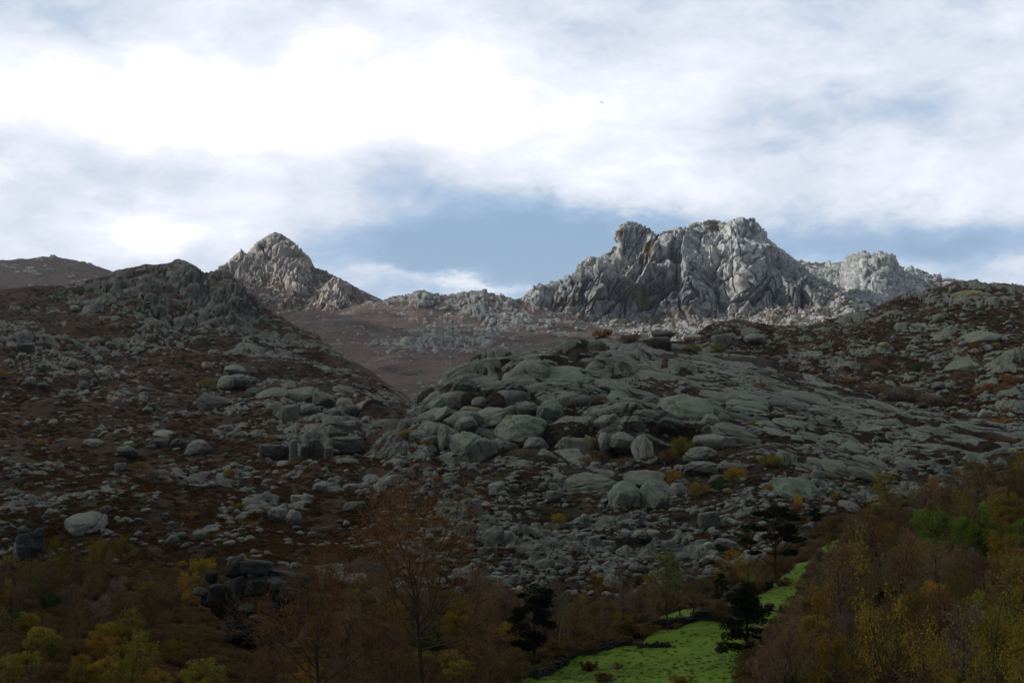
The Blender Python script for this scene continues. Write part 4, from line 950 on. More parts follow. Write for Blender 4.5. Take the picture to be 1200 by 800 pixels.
# ------------------------------------------------------------------ trees
def tube(pts, rad, n):
    pts = np.asarray(pts, float); k = len(pts); d = np.gradient(pts, axis=0); d /= np.linalg.norm(d, axis=1)[:, None] + 1e-9
    u = np.cross(d, (.31, .95, .05)); u /= np.linalg.norm(u, axis=1)[:, None] + 1e-9; v = np.cross(d, u)
    a = np.arange(n) / n * 2 * PI
    V = (pts[:, None] + (np.cos(a)[None, :, None] * u[:, None] + np.sin(a)[None, :, None] * v[:, None]) * np.asarray(rad)[:, None, None]).reshape(-1, 3)
    i = np.arange(k * n).reshape(k, n); j = np.roll(i, -1, 1)
    return V, np.stack([i[:-1], j[:-1], j[1:], i[1:]], -1).reshape(-1, 4)
class Bag:
    def __init__(s): s.V = []; s.Q = []; s.T = []; s.n = 0; s.mq = []; s.mt = []
    def quads(s, V, F, m=0): s.V.append(np.asarray(V, np.float32).reshape(-1, 3)); s.Q.append(np.asarray(F) + s.n); s.mq.append(np.full(len(F), m)); s.n += len(s.V[-1])
    def tris(s, V, F, m=0): s.V.append(np.asarray(V, np.float32).reshape(-1, 3)); s.T.append(np.asarray(F) + s.n); s.mt.append(np.full(len(F), m)); s.n += len(s.V[-1])
    def mesh(s, name, mats):
        F = []; mi = []
        if s.Q: F.append(np.concatenate(s.Q)); mi.append(np.concatenate(s.mq))
        if s.T: F.append(np.concatenate(s.T)); mi.append(np.concatenate(s.mt))
        return mesh_np(name, np.concatenate(s.V), F, mats, smooth=False, midx=np.concatenate(mi))
def ribbons(bag, A, B, w, rs, m=0):
    A, B = np.asarray(A), np.asarray(B); d = B - A; r = rs.normal(size=A.shape); u = np.cross(d, r); u /= np.linalg.norm(u, axis=1)[:, None] + 1e-9
    w = np.asarray(w)[:, None] * u
    V = np.stack([A - w, A + w, B], 1).reshape(-1, 3); bag.tris(V, np.arange(len(A) * 3).reshape(-1, 3), m)
def leaves(bag, C, s_, rs, m=1, flat=0):
    n = len(C); u = rs.normal(size=(n, 3)); u[:, 2] *= (1 - flat); u /= np.linalg.norm(u, axis=1)[:, None]; v = np.cross(u, rs.normal(size=(n, 3))); v /= np.linalg.norm(v, axis=1)[:, None]
    s_ = (np.asarray(s_) * np.ones(n))[:, None]
    V = np.stack([C - u * s_, C - v * s_ * .5, C + u * s_, C + v * s_ * .5], 1).reshape(-1, 3); bag.quads(V, np.arange(n * 4).reshape(-1, 4), m)
def rotv(d, ang, rs):
    r = rs.normal(size=3); r -= r @ d * d; r /= np.linalg.norm(r) + 1e-9; return d * math.cos(ang) + r * math.sin(ang)
def broadleaf(seed, counts=(13, 7, 6), leaf=0, leaf_s=.011, multi=1, spread=1.0, up=.12, twigw=.0016, t0=.22, r0=.017):
    """unit height tree: returns trunk mesh (stem and limbs) and crown mesh (twigs and leaves)"""
    rs = np.random.RandomState(seed); tb, cb = Bag(), Bag(); TA, TB, TW, LP = [], [], [], []
    def go(p, d, L, r, lev):
        ns = (9, 6, 4, 3)[lev]; pts = [p.copy()]; dirs = [d.copy()]; q = p.copy(); dd = d.copy()
        for i in range(ns):
            dd = dd + rs.normal(size=3) * (.07, .13, .18, .25)[lev]; dd[2] += up * (.3 if lev == 0 else 1); dd /= np.linalg.norm(dd); q = q + dd * L / ns; pts.append(q.copy()); dirs.append(dd.copy())
        rad = r * (1 - .85 * np.linspace(0, 1, ns + 1) ** .9)
        if lev < 2: V, F = tube(pts, rad, 6 if lev == 0 else 4); tb.quads(V, F)
        else:
            for a_, b_, w_ in zip(pts[:-1], pts[1:], rad[:-1]): TA.append(a_); TB.append(b_ + (b_ - a_) * .05); TW.append(max(w_, twigw))
        if lev == 3 or lev == len(counts):
            for _ in range(leaf): LP.append(pts[rs.randint(1, ns + 1)] + rs.normal(size=3) * .012)
            return
        n = counts[lev]
        for c in range(n):
            t_ = (t0 if lev == 0 else .25) + (1 - (t0 if lev == 0 else .25)) * (c + rs.rand()) / n
            t_ = min(t_, .99); k = t_ * ns; i = int(k); pp = pts[i] + (pts[i + 1] - pts[i]) * (k - i)
            Lc = L * ((.52 * (1 - .62 * t_) * spread) if lev == 0 else .50 * (1 - .4 * t_)) * rs.uniform(.75, 1.2)
            go(pp, rotv(dirs[i], math.radians(rs.uniform(32, 62) * (1.1 - .3 * t_)), rs), Lc, rad[i] * (.5 if lev == 0 else .55), lev + 1)
    for k in range(multi):
        d = np.array([0, 0, 1.]) if multi == 1 else rotv(np.array([0, 0, 1.]), rs.uniform(.15, .5), rs)
        go(np.array([rs.uniform(-.02, .02) * (multi > 1), rs.uniform(-.02, .02) * (multi > 1), -.03]), d, 1.0 * (rs.uniform(.7, 1) if multi > 1 else 1), r0 / multi ** .4, 0)
    TA, TB = np.array(TA), np.array(TB); ribbons(cb, TA, TB, TW, rs, 0)
    if leaf: leaves(cb, np.array(LP), rs.uniform(.7, 1.4, len(LP)) * leaf_s, rs, 1)
    return tb, cb
def clumptree(seed, kind):
    """evergreens and dense rounded crowns, from clumps of small leaves carried by limbs"""
    rs = np.random.RandomState(seed); tb, cb = Bag(), Bag()
    z = np.linspace(-.03, .97, 9); bend = np.cumsum(rs.normal(size=(9, 2)) * .008, 0)
    st = np.concatenate([bend, z[:, None]], 1); V, F = tube(st, .018 * (1 - .85 * np.linspace(0, 1, 9)), 6); tb.quads(V, F)
    cl = []
    if kind == 'pine':       # bare stem, flat tiers of needles
        for i in range(26):
            h = rs.uniform(.42, .98); R_ = .30 * (1 - ((h - .62) / .45) ** 2) + .04; a = rs.uniform(0, 6.28); r = R_ * rs.uniform(.4, 1.1)
            cl.append((np.array([math.cos(a) * r, math.sin(a) * r, h + rs.uniform(-.02, .03)]), np.array([.095, .095, .030]) * rs.uniform(.7, 1.3), 260))
        for a, h, r in ((3.4, .40, .30), (.3, .36, .22)): cl.append((np.array([math.cos(a) * r, math.sin(a) * r, h]), np.array([.10, .08, .025]), 300))
    elif kind == 'black':    # irregular wind swept black pine
        for i in range(34):
            h = rs.uniform(.30, .98); R_ = .26 * (1 - abs(h - .5) * .9); a = rs.uniform(0, 6.28); r = R_ * rs.uniform(.2, 1.1)
            cl.append((np.array([math.cos(a) * r + .10 * (h - .5), math.sin(a) * r, h]), np.array([.11, .10, .045]) * rs.uniform(.7, 1.25), 300))
        cl.append((np.array([.20, 0, .93]), np.array([.05, .05, .05]), 220)); cl.append((np.array([.14, 0, .84]), np.array([.13, .08, .035]), 300))
    elif kind == 'spruce':   # broad based dark conifer
        for i in range(52):
            h = rs.uniform(.06, .97); R_ = .30 * (1 - h) ** .6 + .02; a = rs.uniform(0, 6.28); r = R_ * rs.uniform(.3, 1.0)
            cl.append((np.array([math.cos(a) * r, math.sin(a) * r, h]), np.array([.085, .085, .05]) * rs.uniform(.7, 1.2), 240))
    elif kind == 'round':    # leafy rounded crown with gaps
        for i in range(34):
            v = rs.normal(size=3); v /= np.linalg.norm(v); v[2] = v[2] * .9; q = np.array([0, 0, .58]) + v * np.array([.34, .34, .34]) * rs.uniform(.45, 1.0)
            cl.append((q, np.array([.10, .10, .075]) * rs.uniform(.6, 1.25), 170))
    else:                    # bush
        for i in range(16):
            a = rs.uniform(0, 6.28); r = rs.uniform(.1, .62); cl.append((np.array([math.cos(a) * r, math.sin(a) * r, rs.uniform(.18, .72) * (1.05 - r * .5)]), np.array([.22, .22, .18]) * rs.uniform(.7, 1.2), 110))
    P_, S_ = [], []
    for c, e, n in cl:
        q = rs.normal(size=(n, 3)) ; q /= np.linalg.norm(q, axis=1)[:, None]; q *= rs.uniform(.25, 1.05, (n, 1)) ** .6
        P_.append(c + q * e); S_.append(rs.uniform(.6, 1.4, n) * ({'round': .0125, 'bush': .034, 'spruce': .015, 'black': .013}.get(kind, .015)))
        if kind != 'bush':
            i = min(int(max(c[2] - .12, .05) * 8.2), 7); s0 = st[i]; mid = (s0 + c) / 2 + np.array([0, 0, -.015]); V, F = tube([s0, mid, c], [.0065, .0045, .0015], 4); tb.quads(V, F)
        else:
            A = np.zeros((12, 3)) + rs.normal(size=(12, 3)) * .05; A[:, 2] = 0; B = c + rs.normal(size=(12, 3)) * e * .9; ribbons(cb, A, B, np.full(12, .008), rs, 0)
    leaves(cb, np.concatenate(P_), np.concatenate(S_), rs, 1, .5 if kind in ('pine', 'black', 'spruce') else 0)
    if kind == 'round':
        C_ = np.concatenate(P_)[::3]; ribbons(cb, C_, C_ + rs.normal(size=C_.shape) * .03, np.full(len(C_), .002), rs, 0)
    return tb, cb
TREE = {}
def tree_mesh(kind, var):
    k = (kind, var)
    if k in TREE: return TREE[k]
    sd_ = {'bare': 10, 'budding': 30, 'leafy': 50, 'pine': 70, 'black': 80, 'spruce': 90, 'bush': 110, 'twiggy': 130, 'birch': 150, 'grand': 170, 'grandbud': 190}[kind] + var
    if kind == 'bare': tb, cb = broadleaf(sd_, (17, 9, 7), 1, .010, twigw=.0034, spread=1.15)
    elif kind == 'budding': tb, cb = broadleaf(sd_, (15, 9, 6), 3, .012, twigw=.003, spread=1.15)
    elif kind == 'leafy': tb, cb = clumptree(sd_, 'round')
    elif kind == 'twiggy': tb, cb = broadleaf(sd_, (10, 7, 5), 0, multi=5, t0=.1, twigw=.006, spread=1.1)
    elif kind == 'birch': tb, cb = broadleaf(sd_, (15, 6, 5), 1, .009, twigw=.0028, spread=.75, t0=.4, r0=.013)
    elif kind == 'grand': tb, cb = broadleaf(sd_, (20, 12, 9), 2, .0050, spread=1.75, t0=.34, twigw=.0015, up=.10, r0=.017)
    elif kind == 'grandbud': tb, cb = broadleaf(sd_, (13, 9, 6), 2, .0040, multi=4, spread=.75, t0=.2, twigw=.0009, up=.05, r0=.012)
    else: tb, cb = clumptree(sd_, kind)
    lm = M_needle if kind in ('pine', 'black', 'spruce') else M_leaf
    TREE[k] = (tb.mesh('trunk', (M_palebark if kind == 'birch' else M_bark,)) if tb.n else None, cb.mesh('crown', (M_twig, lm))); return TREE[k]
def put_tree(L, px, py, H=None, hpx=None, kind='bare', var=0, color=(1, 1, 1), tw=None, wide=1.0, lean=0, label='', cat='tree', name='tree', grp=None, fwd=0):
    p, n, _ = L.at(px, py); Yd = p[1]
    if hpx: H = hpx * Yd / FL
    tm, cm = tree_mesh(kind, var)
    r = bpy.data.objects.new(name, None) if tm else bpy.data.objects.new(name, cm)
    COL.objects.link(r); r.location = (p[0], p[1], p[2] - .1)
    r.rotation_euler = (0, lean, random.uniform(0, 6.28)); r.scale = (H * wide, H * wide, H)
    r.color = (*color, 1)
    if tm:
        a = link('trunk', tm, r); b = link('crown', cm, r); b.color = (*color, 1); a.color = (*color, 1)
    tag(r, label, cat, grp); return r
BROWN = (.160, .105, .056); PURP = (.145, .108, .080); ORANGE = (.20, .100, .038); OCHRE = (.245, .155, .026); OLIVE = (.165, .142, .026); GRN = (.105, .180, .022); YEL = (.29, .215, .026); DKG = (.040, .065, .018); DKBR = (.125, .082, .036)
def tc_(c): return tuple(x / .1 if False else x for x in c)
# twigs take the object's colour too, so twig bark is written for a colour near one
for nd in M_twig.node_tree.nodes:
    if nd.type == 'VALTORGB':
        nd.color_ramp.elements[0].color = (.55, .55, .6, 1); nd.color_ramp.elements[1].color = (1.0, .95, .95, 1)
for nd in M_leaf.node_tree.nodes:
    if nd.type == 'VALTORGB':
        for e_, v_ in zip(nd.color_ramp.elements, (.6, 1.0, 1.45)): e_.color = (v_, v_, v_, 1)

G1 = 'single trees round the pasture'
T_HERO = [
 dict(px=499, py=842, hpx=208, kind='grand', var=0, color=(.21, .105, .042), wide=1.15, label='tallest nearly bare tree with rusty crown standing at bottom centre', name='bare_tree'),
 dict(px=386, py=860, hpx=166, kind='grand', var=1, color=ORANGE, wide=1.2, label='broad round crowned bare tree with rust brown twigs left of the tallest one', name='bare_tree'),
 dict(px=624, py=793, hpx=100, kind='black', var=0, color=(.016, .022, .012), wide=.95, label='black wind swept pine with a flag shaped top left of the pasture', name='pine_tree', cat='pine'),
 dict(px=908, py=681, hpx=94, kind='pine', var=1, color=(.022, .032, .014), label='tall slender pine with flat tiers of needles above the pasture', name='pine_tree', cat='pine'),
 dict(px=874, py=774, hpx=88, kind='spruce', var=0, color=(.022, .034, .014), wide=1.35, label='broad dark conifer on the right edge of the bright pasture', name='conifer_tree', cat='conifer'),
 dict(px=845, py=702, hpx=30, kind='spruce', var=1, color=(.040, .085, .014), wide=1.2, label='small fresh green conifer behind the upper pasture wall', name='conifer_tree', cat='conifer'),
 dict(px=957, py=618, hpx=26, kind='black', var=1, color=(.025, .035, .014), wide=1.5, label='low spreading dark conifer beside the pale slab above the pasture', name='conifer_tree', cat='conifer'),
 dict(px=1110, py=1150, hpx=500, kind='grandbud', var=0, color=YEL, wide=.62, label='near many stemmed tree dotted with yellow green buds at bottom right', name='budding_tree'),
 dict(px=1222, py=1150, hpx=440, kind='grandbud', var=1, color=YEL, wide=.6, label='near budding tree cut by the right edge of the picture', name='budding_tree'),
 dict(px=783, py=740, hpx=84, kind='budding', var=0, color=(.17, .18, .045), wide=1.0, label='tall yellow green tinged bare tree at the left corner of the upper pasture', name='bare_tree'),
 dict(px=766, py=738, hpx=70, kind='birch', var=0, color=OLIVE, label='thin leaning birch left of the yellow green tinged tree', name='birch_tree'),
 dict(px=797, py=734, hpx=66, kind='bare', var=1, color=PURP, label='purplish bare tree on the stone wall between two fields', name='bare_tree'),
 dict(px=812, py=730, hpx=56, kind='bare', var=2, color=PURP, label='lower purplish bare tree right of its neighbour on the field wall', name='bare_tree'),
 dict(px=708, py=758, hpx=58, kind='birch', var=1, color=PURP, label='pale stemmed birch standing just left of the pasture', name='birch_tree'),
 dict(px=689, py=758, hpx=46, kind='birch', var=2, color=OLIVE, label='short pale stemmed birch between the black pine and pasture', name='birch_tree'),
 dict(px=656, py=775, hpx=50, kind='birch', var=0, color=OLIVE, label='pale stemmed sapling with green tint right of the black pine', name='birch_tree'),
 dict(px=667, py=772, hpx=44, kind='birch', var=1, color=BROWN, label='pale stemmed brown sapling nearest the pasture gate corner', name='birch_tree'),
 dict(px=596, py=770, hpx=44, kind='leafy', var=0, color=YEL, label='golden leafed tree tucked behind the black pine', name='leafy_tree'),
 dict(px=534, py=760, hpx=52, kind='leafy', var=1, color=OCHRE, label='ochre leafed tree right of the tallest bare trunk', name='leafy_tree'),
 dict(px=1092, py=664, hpx=78, kind='leafy', var=0, color=(.12, .17, .026), label='bright green tree on the wooded slope, left one of the green pair', name='leafy_tree'),
 dict(px=1147, py=676, hpx=84, kind='leafy', var=1, color=GRN, label='bright green tree on the wooded slope, right one of the green pair', name='leafy_tree'),
 dict(px=1182, py=636, hpx=66, kind='leafy', var=2, color=OLIVE, label='olive green tree high on the wooded slope by the right edge', name='leafy_tree'),
 dict(px=1040, py=604, hpx=32, kind='leafy', var=2, color=OCHRE, label='ochre bush like tree at the top left of the wooded slope', name='leafy_tree'),
 dict(px=1010, py=762, hpx=64, kind='leafy', var=0, color=OLIVE, label='dull olive round tree right of the dark conifer', name='leafy_tree'),
 dict(px=1032, py=712, hpx=26, kind='spruce', var=1, color=(.03, .075, .02), label='small green conifer poking out above the dull olive tree', name='conifer_tree', cat='conifer'),
 dict(px=932, py=815, hpx=76, kind='budding', var=0, color=YEL, label='yellowish budding tree below the dark conifer', name='budding_tree'),
]
T_HERO += [dict(px=955, py=664, hpx=26, kind='bare', var=1, color=PURP, label='small bare tree between the two narrow upper strips of grass', name='bare_tree'),
 dict(px=925, py=672, hpx=22, kind='twiggy', var=0, color=BROWN, label='brown twiggy bush at the left of the narrow upper grass strip', name='bare_bush', cat='bush'),
 dict(px=972, py=654, hpx=22, kind='budding', var=2, color=OLIVE, label='low olive tree at the foot of the highest grass strip', name='budding_tree')]
for dct in T_HERO: put_tree(LK, grp=G1, **dct)

LMK = [(720, 440, 'the dome crest slab'), (856, 441, 'the fan shaped slab'), (940, 500, 'the dark gap ledge'), (1020, 528, 'the long streaky slab'), (986, 548, 'the thin streaky slab'), (890, 470, 'the flat upper ledge'), (806, 478, 'the biggest smooth slab'), (866, 512, 'the broad dark slab'), (884, 500, 'the yellow tuft'), (1060, 470, 'the wide purple brown bush'), (892, 460, 'the orange brown bush'), (499, 690, 'the tallest bare tree'), (386, 740, 'the round rusty tree'), (622, 735, 'the black pine'), (905, 635, 'the tall pine'), (873, 730, 'the broad dark conifer'), (292, 690, 'the dark outcrop'), (35, 640, 'the dark rock tower'), (1110, 700, 'the near budding tree'), (1120, 620, 'the bright green pair'), (1182, 600, 'the olive tree'), (1010, 740, 'the dull olive tree'), (940, 785, 'the yellowish budding tree'), (60, 780, 'the bottom left corner'), (180, 740, 'the golden thicket'), (95, 612, 'the wide sloping slab'), (1000, 596, 'the low slab'), (534, 730, 'the ochre tree'), (790, 700, 'the field wall trees'),
       (335, 604, 'the paired round boulders'), (375, 500, 'the crag'), (280, 446, 'the hollow boulder'), (35, 446, 'the lone round boulder'), (110, 438, 'the leaning slab'), (165, 518, 'the slope ledge'), (286, 566, 'the pinkish square boulder'), (750, 582, 'the twin round boulders'), (574, 634, 'the turtle backed boulder'), (697, 642, 'the twin block'), (823, 540, 'the mushroom boulder'), (552, 520, 'the bulging granite face'), (831, 645, 'the bright squared block'), (932, 577, 'the huge veined slab'), (611, 502, 'the helmet shaped boulder'),
       (1072, 408, 'the double boulder'), (1192, 416, 'the yellowish boulder'), (1155, 486, 'the scrub boulder'), (884, 396, 'the red heath boulder'), (1130, 430, 'the tilted slab'), (190, 350, 'the dark west hilltop'), (970, 510, 'the long dark ledge'), (787, 449, 'the long flat slab'), (445, 582, 'the upright pale stone')]
USED = set()
def where(px, py, k=0):
    ds = sorted((math.hypot(px - x, (py - y) * 1.3), x, y, nm) for x, y, nm in LMK)
    d, x, y, nm = ds[k]; dx, dy = px - x, (py - y) * 1.2
    far = 'close ' if d < 22 else ('' if d < 55 else 'well ')
    if abs(dx) > 2.2 * abs(dy): w_ = 'left of' if dx < 0 else 'right of'
    elif abs(dy) > 2.2 * abs(dx): w_ = 'above' if dy < 0 else 'below'
    else: w_ = ('above ' if dy < 0 else 'below ') + ('and left of' if dx < 0 else 'and right of')
    return far + w_ + ' ' + nm
def uniq(heads, px, py, tail=''):
    """the first true wording that no other thing has"""
    for k in range(4):
        for h in heads:
            l = (h + ' ' + where(px, py, k) + tail).strip()
            if l not in USED and len(l.split()) <= 16: USED.add(l); return l
    return None
TN = {GREY: 'grey', GREEN: 'greenish grey', PALE: 'pale grey', DARK: 'dark grey', PINK: 'pinkish', WHITE: 'whitish'}
for o, px, py, w_, h_, kd, c_, lab, grp in ROCKS_RND:
    tn = next((v for k_, v in TN.items() if abs(k_[0] - c_[0]) < .02 and abs(k_[2] - c_[2]) < .02), 'grey')
    sh = {'round': 'rounded', 'chunk': 'angular', 'slab': 'flattish', 'block': 'blocky'}[kd]; sz = 'large ' if w_ > 17 else ('small ' if w_ < 10.5 else '')
    l = uniq([sz + tn + ' ' + sh + ' boulder', (sz or 'mid sized ') + tn + ' boulder of ' + sh + ' shape'], px, py)
    tag(o, l or lab, 'boulder', grp)
for o, px, py, w_, h_ in SLABREC:
    sz = 'long ' if w_ > 52 else ('short ' if w_ < 34 else ''); tn = {.55: 'dark grey', .92: 'greenish grey', 1.0: 'grey'}.get(round(o.color[0], 2), 'grey')
    l = uniq([sz + tn + ' tilted slab', sz + ('thick ' if h_ > 9 else 'thin ') + tn + ' tilted slab', sz + tn + ' slab dipping right'], px, py)
    tag(o, l or 'grey slab dipping right among many like it on the dome', 'rock slab', 'slabs dipping right across the granite dome')
rs = np.random.RandomState(77)
CN = {BROWN: 'brown', PURP: 'purplish grey', ORANGE: 'rusty', OCHRE: 'ochre', OLIVE: 'olive green', GRN: 'fresh green', YEL: 'yellow', DKG: 'dark green', DKBR: 'dark brown'}
KN = {'bare': 'bare tree', 'budding': 'thinly leafed tree', 'leafy': 'leafy tree', 'twiggy': 'many stemmed bare bush', 'birch': 'slim pale trunked tree', 'bush': 'bush'}
def region(n, box, test, mixf, Hr, grp):
    k = 0; pts_ = []; tries = 0
    while k < n and tries < n * 200:
        tries += 1
        px, py = rs.uniform(box[0], box[1]), rs.uniform(box[2], box[3])
        if not test(px, py): continue
        if any(pip(px, py, f_) for f_ in FIELDS): continue
        gap_ = 9 + (py - 540) * .055
        if any(math.hypot(px - a, (py - b) * 2) < gap_ for a, b in pts_): continue
        pts_.append((px, py)); kind, c = mixf(px, py); H = rs.uniform(*Hr) * (.8 if kind in ('leafy', 'twiggy') else 1)
        jv = rs.uniform(.75, 1.5); cj = tuple(v * jv * rs.uniform(.92, 1.08) for v in c); p, nn_, _ = LK.at(px, py); hp = H * FL / p[1]
        sz = 'tall' if H > Hr[0] + .7 * (Hr[1] - Hr[0]) else ('low' if H < Hr[0] + .25 * (Hr[1] - Hr[0]) else '')
        base = CN[c] + ' ' + KN[kind]
        lab = uniq([(sz + ' ' + base).strip(), base + ' in the wood', 'wide crowned ' + base], px, py - hp * .5)
        put_tree(LK, px, py, H=H, kind=kind, var=int(rs.randint(3)), color=cj, wide=rs.uniform(.95, 1.35), lean=rs.uniform(-.06, .06), label=lab or base + ' standing among many like it in the wood', cat='bush' if kind == 'twiggy' else 'tree', name={'bare': 'bare_tree', 'budding': 'budding_tree', 'leafy': 'leafy_tree', 'twiggy': 'bare_bush', 'birch': 'birch_tree'}[kind], grp=grp); k += 1
def edge_y(px): return zone([(0, 664), (100, 660), (240, 672), (300, 676), (480, 700), (560, 712), (660, 722), (760, 716), (820, 700), (880, 690), (900, 668), (935, 645), (960, 632), (1000, 614), (1100, 582), (1200, 552)], px)
def mR(px, py):
    r = rs.rand(); g = math.exp(-((px - 1140) / 85) ** 2 - ((py - 655) / 42) ** 2)
    if r < .50 * g: return 'leafy', GRN
    if r < .50 - .15 * g: return 'bare', (BROWN, BROWN, OLIVE, PURP)[rs.randint(4)]
    if r < .60: return 'bare', DKBR
    if r < .72: return 'leafy', OCHRE if rs.rand() < .5 else OLIVE
    if r < .88: return 'budding', (OLIVE, OCHRE, BROWN)[rs.randint(3)]
    return 'twiggy', PURP
def mL(px, py):
    r = rs.rand(); g = math.exp(-((px - 110) / 150) ** 2 - ((py - 815) / 48) ** 2)
    if r < .9 * g: return 'leafy', (OCHRE, YEL, OLIVE, OLIVE)[rs.randint(4)]
    if r < .50: return 'bare', (BROWN, PURP, DKBR, DKBR)[rs.randint(4)]
    if r < .66: return 'twiggy', DKBR
    if r < .84: return 'leafy', (DKG, OLIVE, DKBR, DKBR, OLIVE)[rs.randint(5)]
    return 'budding', (OCHRE, OLIVE)[rs.randint(2)]
def mC(px, py):
    r = rs.rand()
    if r < .60: return 'bare', (PURP, BROWN, PURP)[rs.randint(3)]
    if r < .75: return 'twiggy', BROWN
    if r < .90: return 'budding', (OLIVE, OCHRE)[rs.randint(2)]
    return 'leafy', OLIVE
GR, GL, GC = 'trees of the wooded slope on the right', 'trees of the thicket at lower left', 'trees between the talus and the pasture'
region(165, (880, 1230, 552, 860), lambda x, y: y > edge_y(x) + 6 and x > zone([(552, 1200), (600, 1040), (640, 1012), (680, 990), (730, 962), (800, 920), (860, 904)], y), mR, (6.5, 11), GR)
region(150, (-25, 590, 664, 880), lambda x, y: y > edge_y(x) + 8 and not (222 < x < 374 and 680 < y < 832), mL, (4.5, 8), GL)
region(44, (560, 905, 690, 768), lambda x, y: not (755 < x < 905 and y > 698) and y > edge_y(x) + 2 and y < zone([(560, 800), (640, 778), (700, 764), (760, 738), (830, 712), (905, 690)], x), mC, (5, 9), GC)

# bushes among the boulders
B_HERO = [
 (LH, 478, 517, 26, 12, YEL, 'bright yellow green broom bush at the left foot of the dome'), (LH, 500, 528, 16, 9, OCHRE, 'small ochre bush right of the yellow green broom'),
 (LF, 408, 534, 20, 14, YEL, 'yellow green broom bush in front of the crag'), (LF, 432, 526, 18, 14, OLIVE, 'olive bush right of the broom in front of the crag'), (LF, 398, 524, 14, 16, OLIVE, 'dark olive bush against the crag face'),
 (LF, 318, 520, 14, 12, OLIVE, 'olive bush at the left side of the crag'),
 (LH, 656, 608, 26, 17, YEL, 'yellow green bush alone in the middle of the boulder field'), (LH, 690, 545, 26, 14, BROWN, 'brown bush at the left foot of the cloven boulder'), (LH, 728, 546, 28, 18, BROWN, 'reddish brown bush under the cloven boulder'),
 (LH, 800, 524, 30, 30, OLIVE, 'tall olive bush against the right side of the cloven boulder'), (LH, 783, 540, 24, 22, ORANGE, 'rusty bush left of the tall olive one'), (LH, 765, 508, 16, 14, ORANGE, 'rusty tuft growing in the crack of the cloven boulder'), (LH, 789, 558, 34, 18, OCHRE, 'ochre bush below the rusty one'), (LH, 818, 584, 30, 22, OCHRE, 'ochre bush right of the twin round boulders'),
 (LH, 862, 566, 30, 30, OCHRE, 'ochre brown bush below the mushroom boulder'), (LH, 905, 552, 40, 18, OLIVE, 'wide olive bush above the huge veined slab'), (LH, 845, 576, 24, 20, DKG, 'dark green bush below the mushroom boulder'),
 (LH, 774, 556, 22, 22, ORANGE, 'rust coloured bush left of the mushroom boulder'), (LH, 935, 603, 16, 22, YEL, 'golden bush standing in front of the pale boulder by the pine'), (LH, 700, 470, 24, 12, BROWN, 'brown bush in the hollow of the upper dome'),
 (LH, 785, 466, 28, 12, BROWN, 'reddish brown bush above the biggest flat slab'), (LH, 884, 500, 12, 9, YEL, 'yellow tuft on the right shoulder of the dome'), (LH, 740, 402, 44, 14, BROWN, 'brown scrub along the dome skyline'), (LH, 706, 402, 30, 14, ORANGE, 'rusty scrub beside the rocky knoll'), (LH, 812, 412, 26, 12, OLIVE, 'olive scrub right of the warm toned rock'),
 (LH, 892, 460, 26, 12, ORANGE, 'orange brown bush between the ledges of the right dome'), (LH, 745, 598, 12, 9, OLIVE, 'small olive bush under the twin round boulders'),
 (LG, 1060, 470, 60, 22, PURP, 'wide patch like purple brown bush in the gully of the east slope'), (LG, 1030, 466, 40, 18, BROWN, 'brown bush left of the wide purple brown one'), (LG, 1092, 474, 40, 20, BROWN, 'brown bush right of the wide purple brown one'), (LG, 1160, 462, 40, 20, ORANGE, 'rusty bush above the boulder in scrub on the east slope'), (LG, 1185, 448, 36, 16, ORANGE, 'rusty bush near the right edge of the east slope'), (LG, 1170, 500, 34, 16, OCHRE, 'ochre bush beside the boulder in scrub'), (LG, 1140, 350, 22, 9, ORANGE, 'rusty bush on top of the east hill'),
 (LF, 238, 665, 34, 24, YEL, 'yellow green bush above and left of the dark outcrop'), (LF, 282, 664, 26, 14, YEL, 'golden bush just above the dark outcrop'), (LF, 165, 548, 30, 18, OLIVE, 'olive scrub in the dip of the west slope'), (LF, 180, 570, 46, 20, PURP, 'purplish bare scrub below the slope ledge'),
 (LK, 690, 786, 26, 20, (.085, .028, .020), 'dark red bracken clump on the pasture edge'), (LK, 706, 798, 34, 14, (.075, .030, .020), 'lower dark red bracken clump on the pasture edge'), (LK, 724, 783, 16, 11, DKBR, 'dark round shrub standing on the pasture'), (LK, 798, 806, 30, 24, OCHRE, 'brownish bush poking up from the bottom edge before the pasture'),
 (LK, 752, 740, 18, 12, OCHRE, 'ochre shrub at the left end of the field wall'), (LK, 732, 748, 16, 10, OCHRE, 'ochre shrub left of the one at the wall end'),
]
GB = 'bushes among the boulders'
def put_bush(L, px, py, w_, h_, c, lab, var):
    p, n, _ = L.at(px, py); m = p[1] / FL
    o = link('bush', tree_mesh('bush', var)[1]); o.location = (p[0], p[1], p[2] - h_ * m * .12); s1 = w_ * m / 1.5; o.scale = (s1, s1, h_ * m / .85); o.rotation_euler = (0, 0, random.uniform(0, 6)); o.color = (*c, 1)
    tag(o, lab, 'bush', GB)
for i, (L, px, py, w_, h_, c, lab) in enumerate(B_HERO): put_bush(L, px, py, w_, h_, c, lab, i % 3)
k = 0
while k < 70:
    px, py = rs.uniform(0, 1200), rs.uniform(400, 705)
    z1, z2, z3 = low_F(px, py), low_H(px, py), low_G(px, py)
    L = LG if (px > 820 and z3) else (LF if px < 450 and z1 else (LH if z2 else None))
    if L is None: continue
    c = (BROWN, DKBR, OLIVE, OCHRE, ORANGE, DKG)[rs.randint(6)]; w_ = rs.uniform(9, 22)
    lab = uniq([('small ' if w_ < 14 else 'spreading ') + CN[c] + ' bush', CN[c] + ' bush among stones'], px, py)
    if lab: put_bush(L, px, py, w_, w_ * rs.uniform(.45, .8), c, lab, k % 3); k += 1

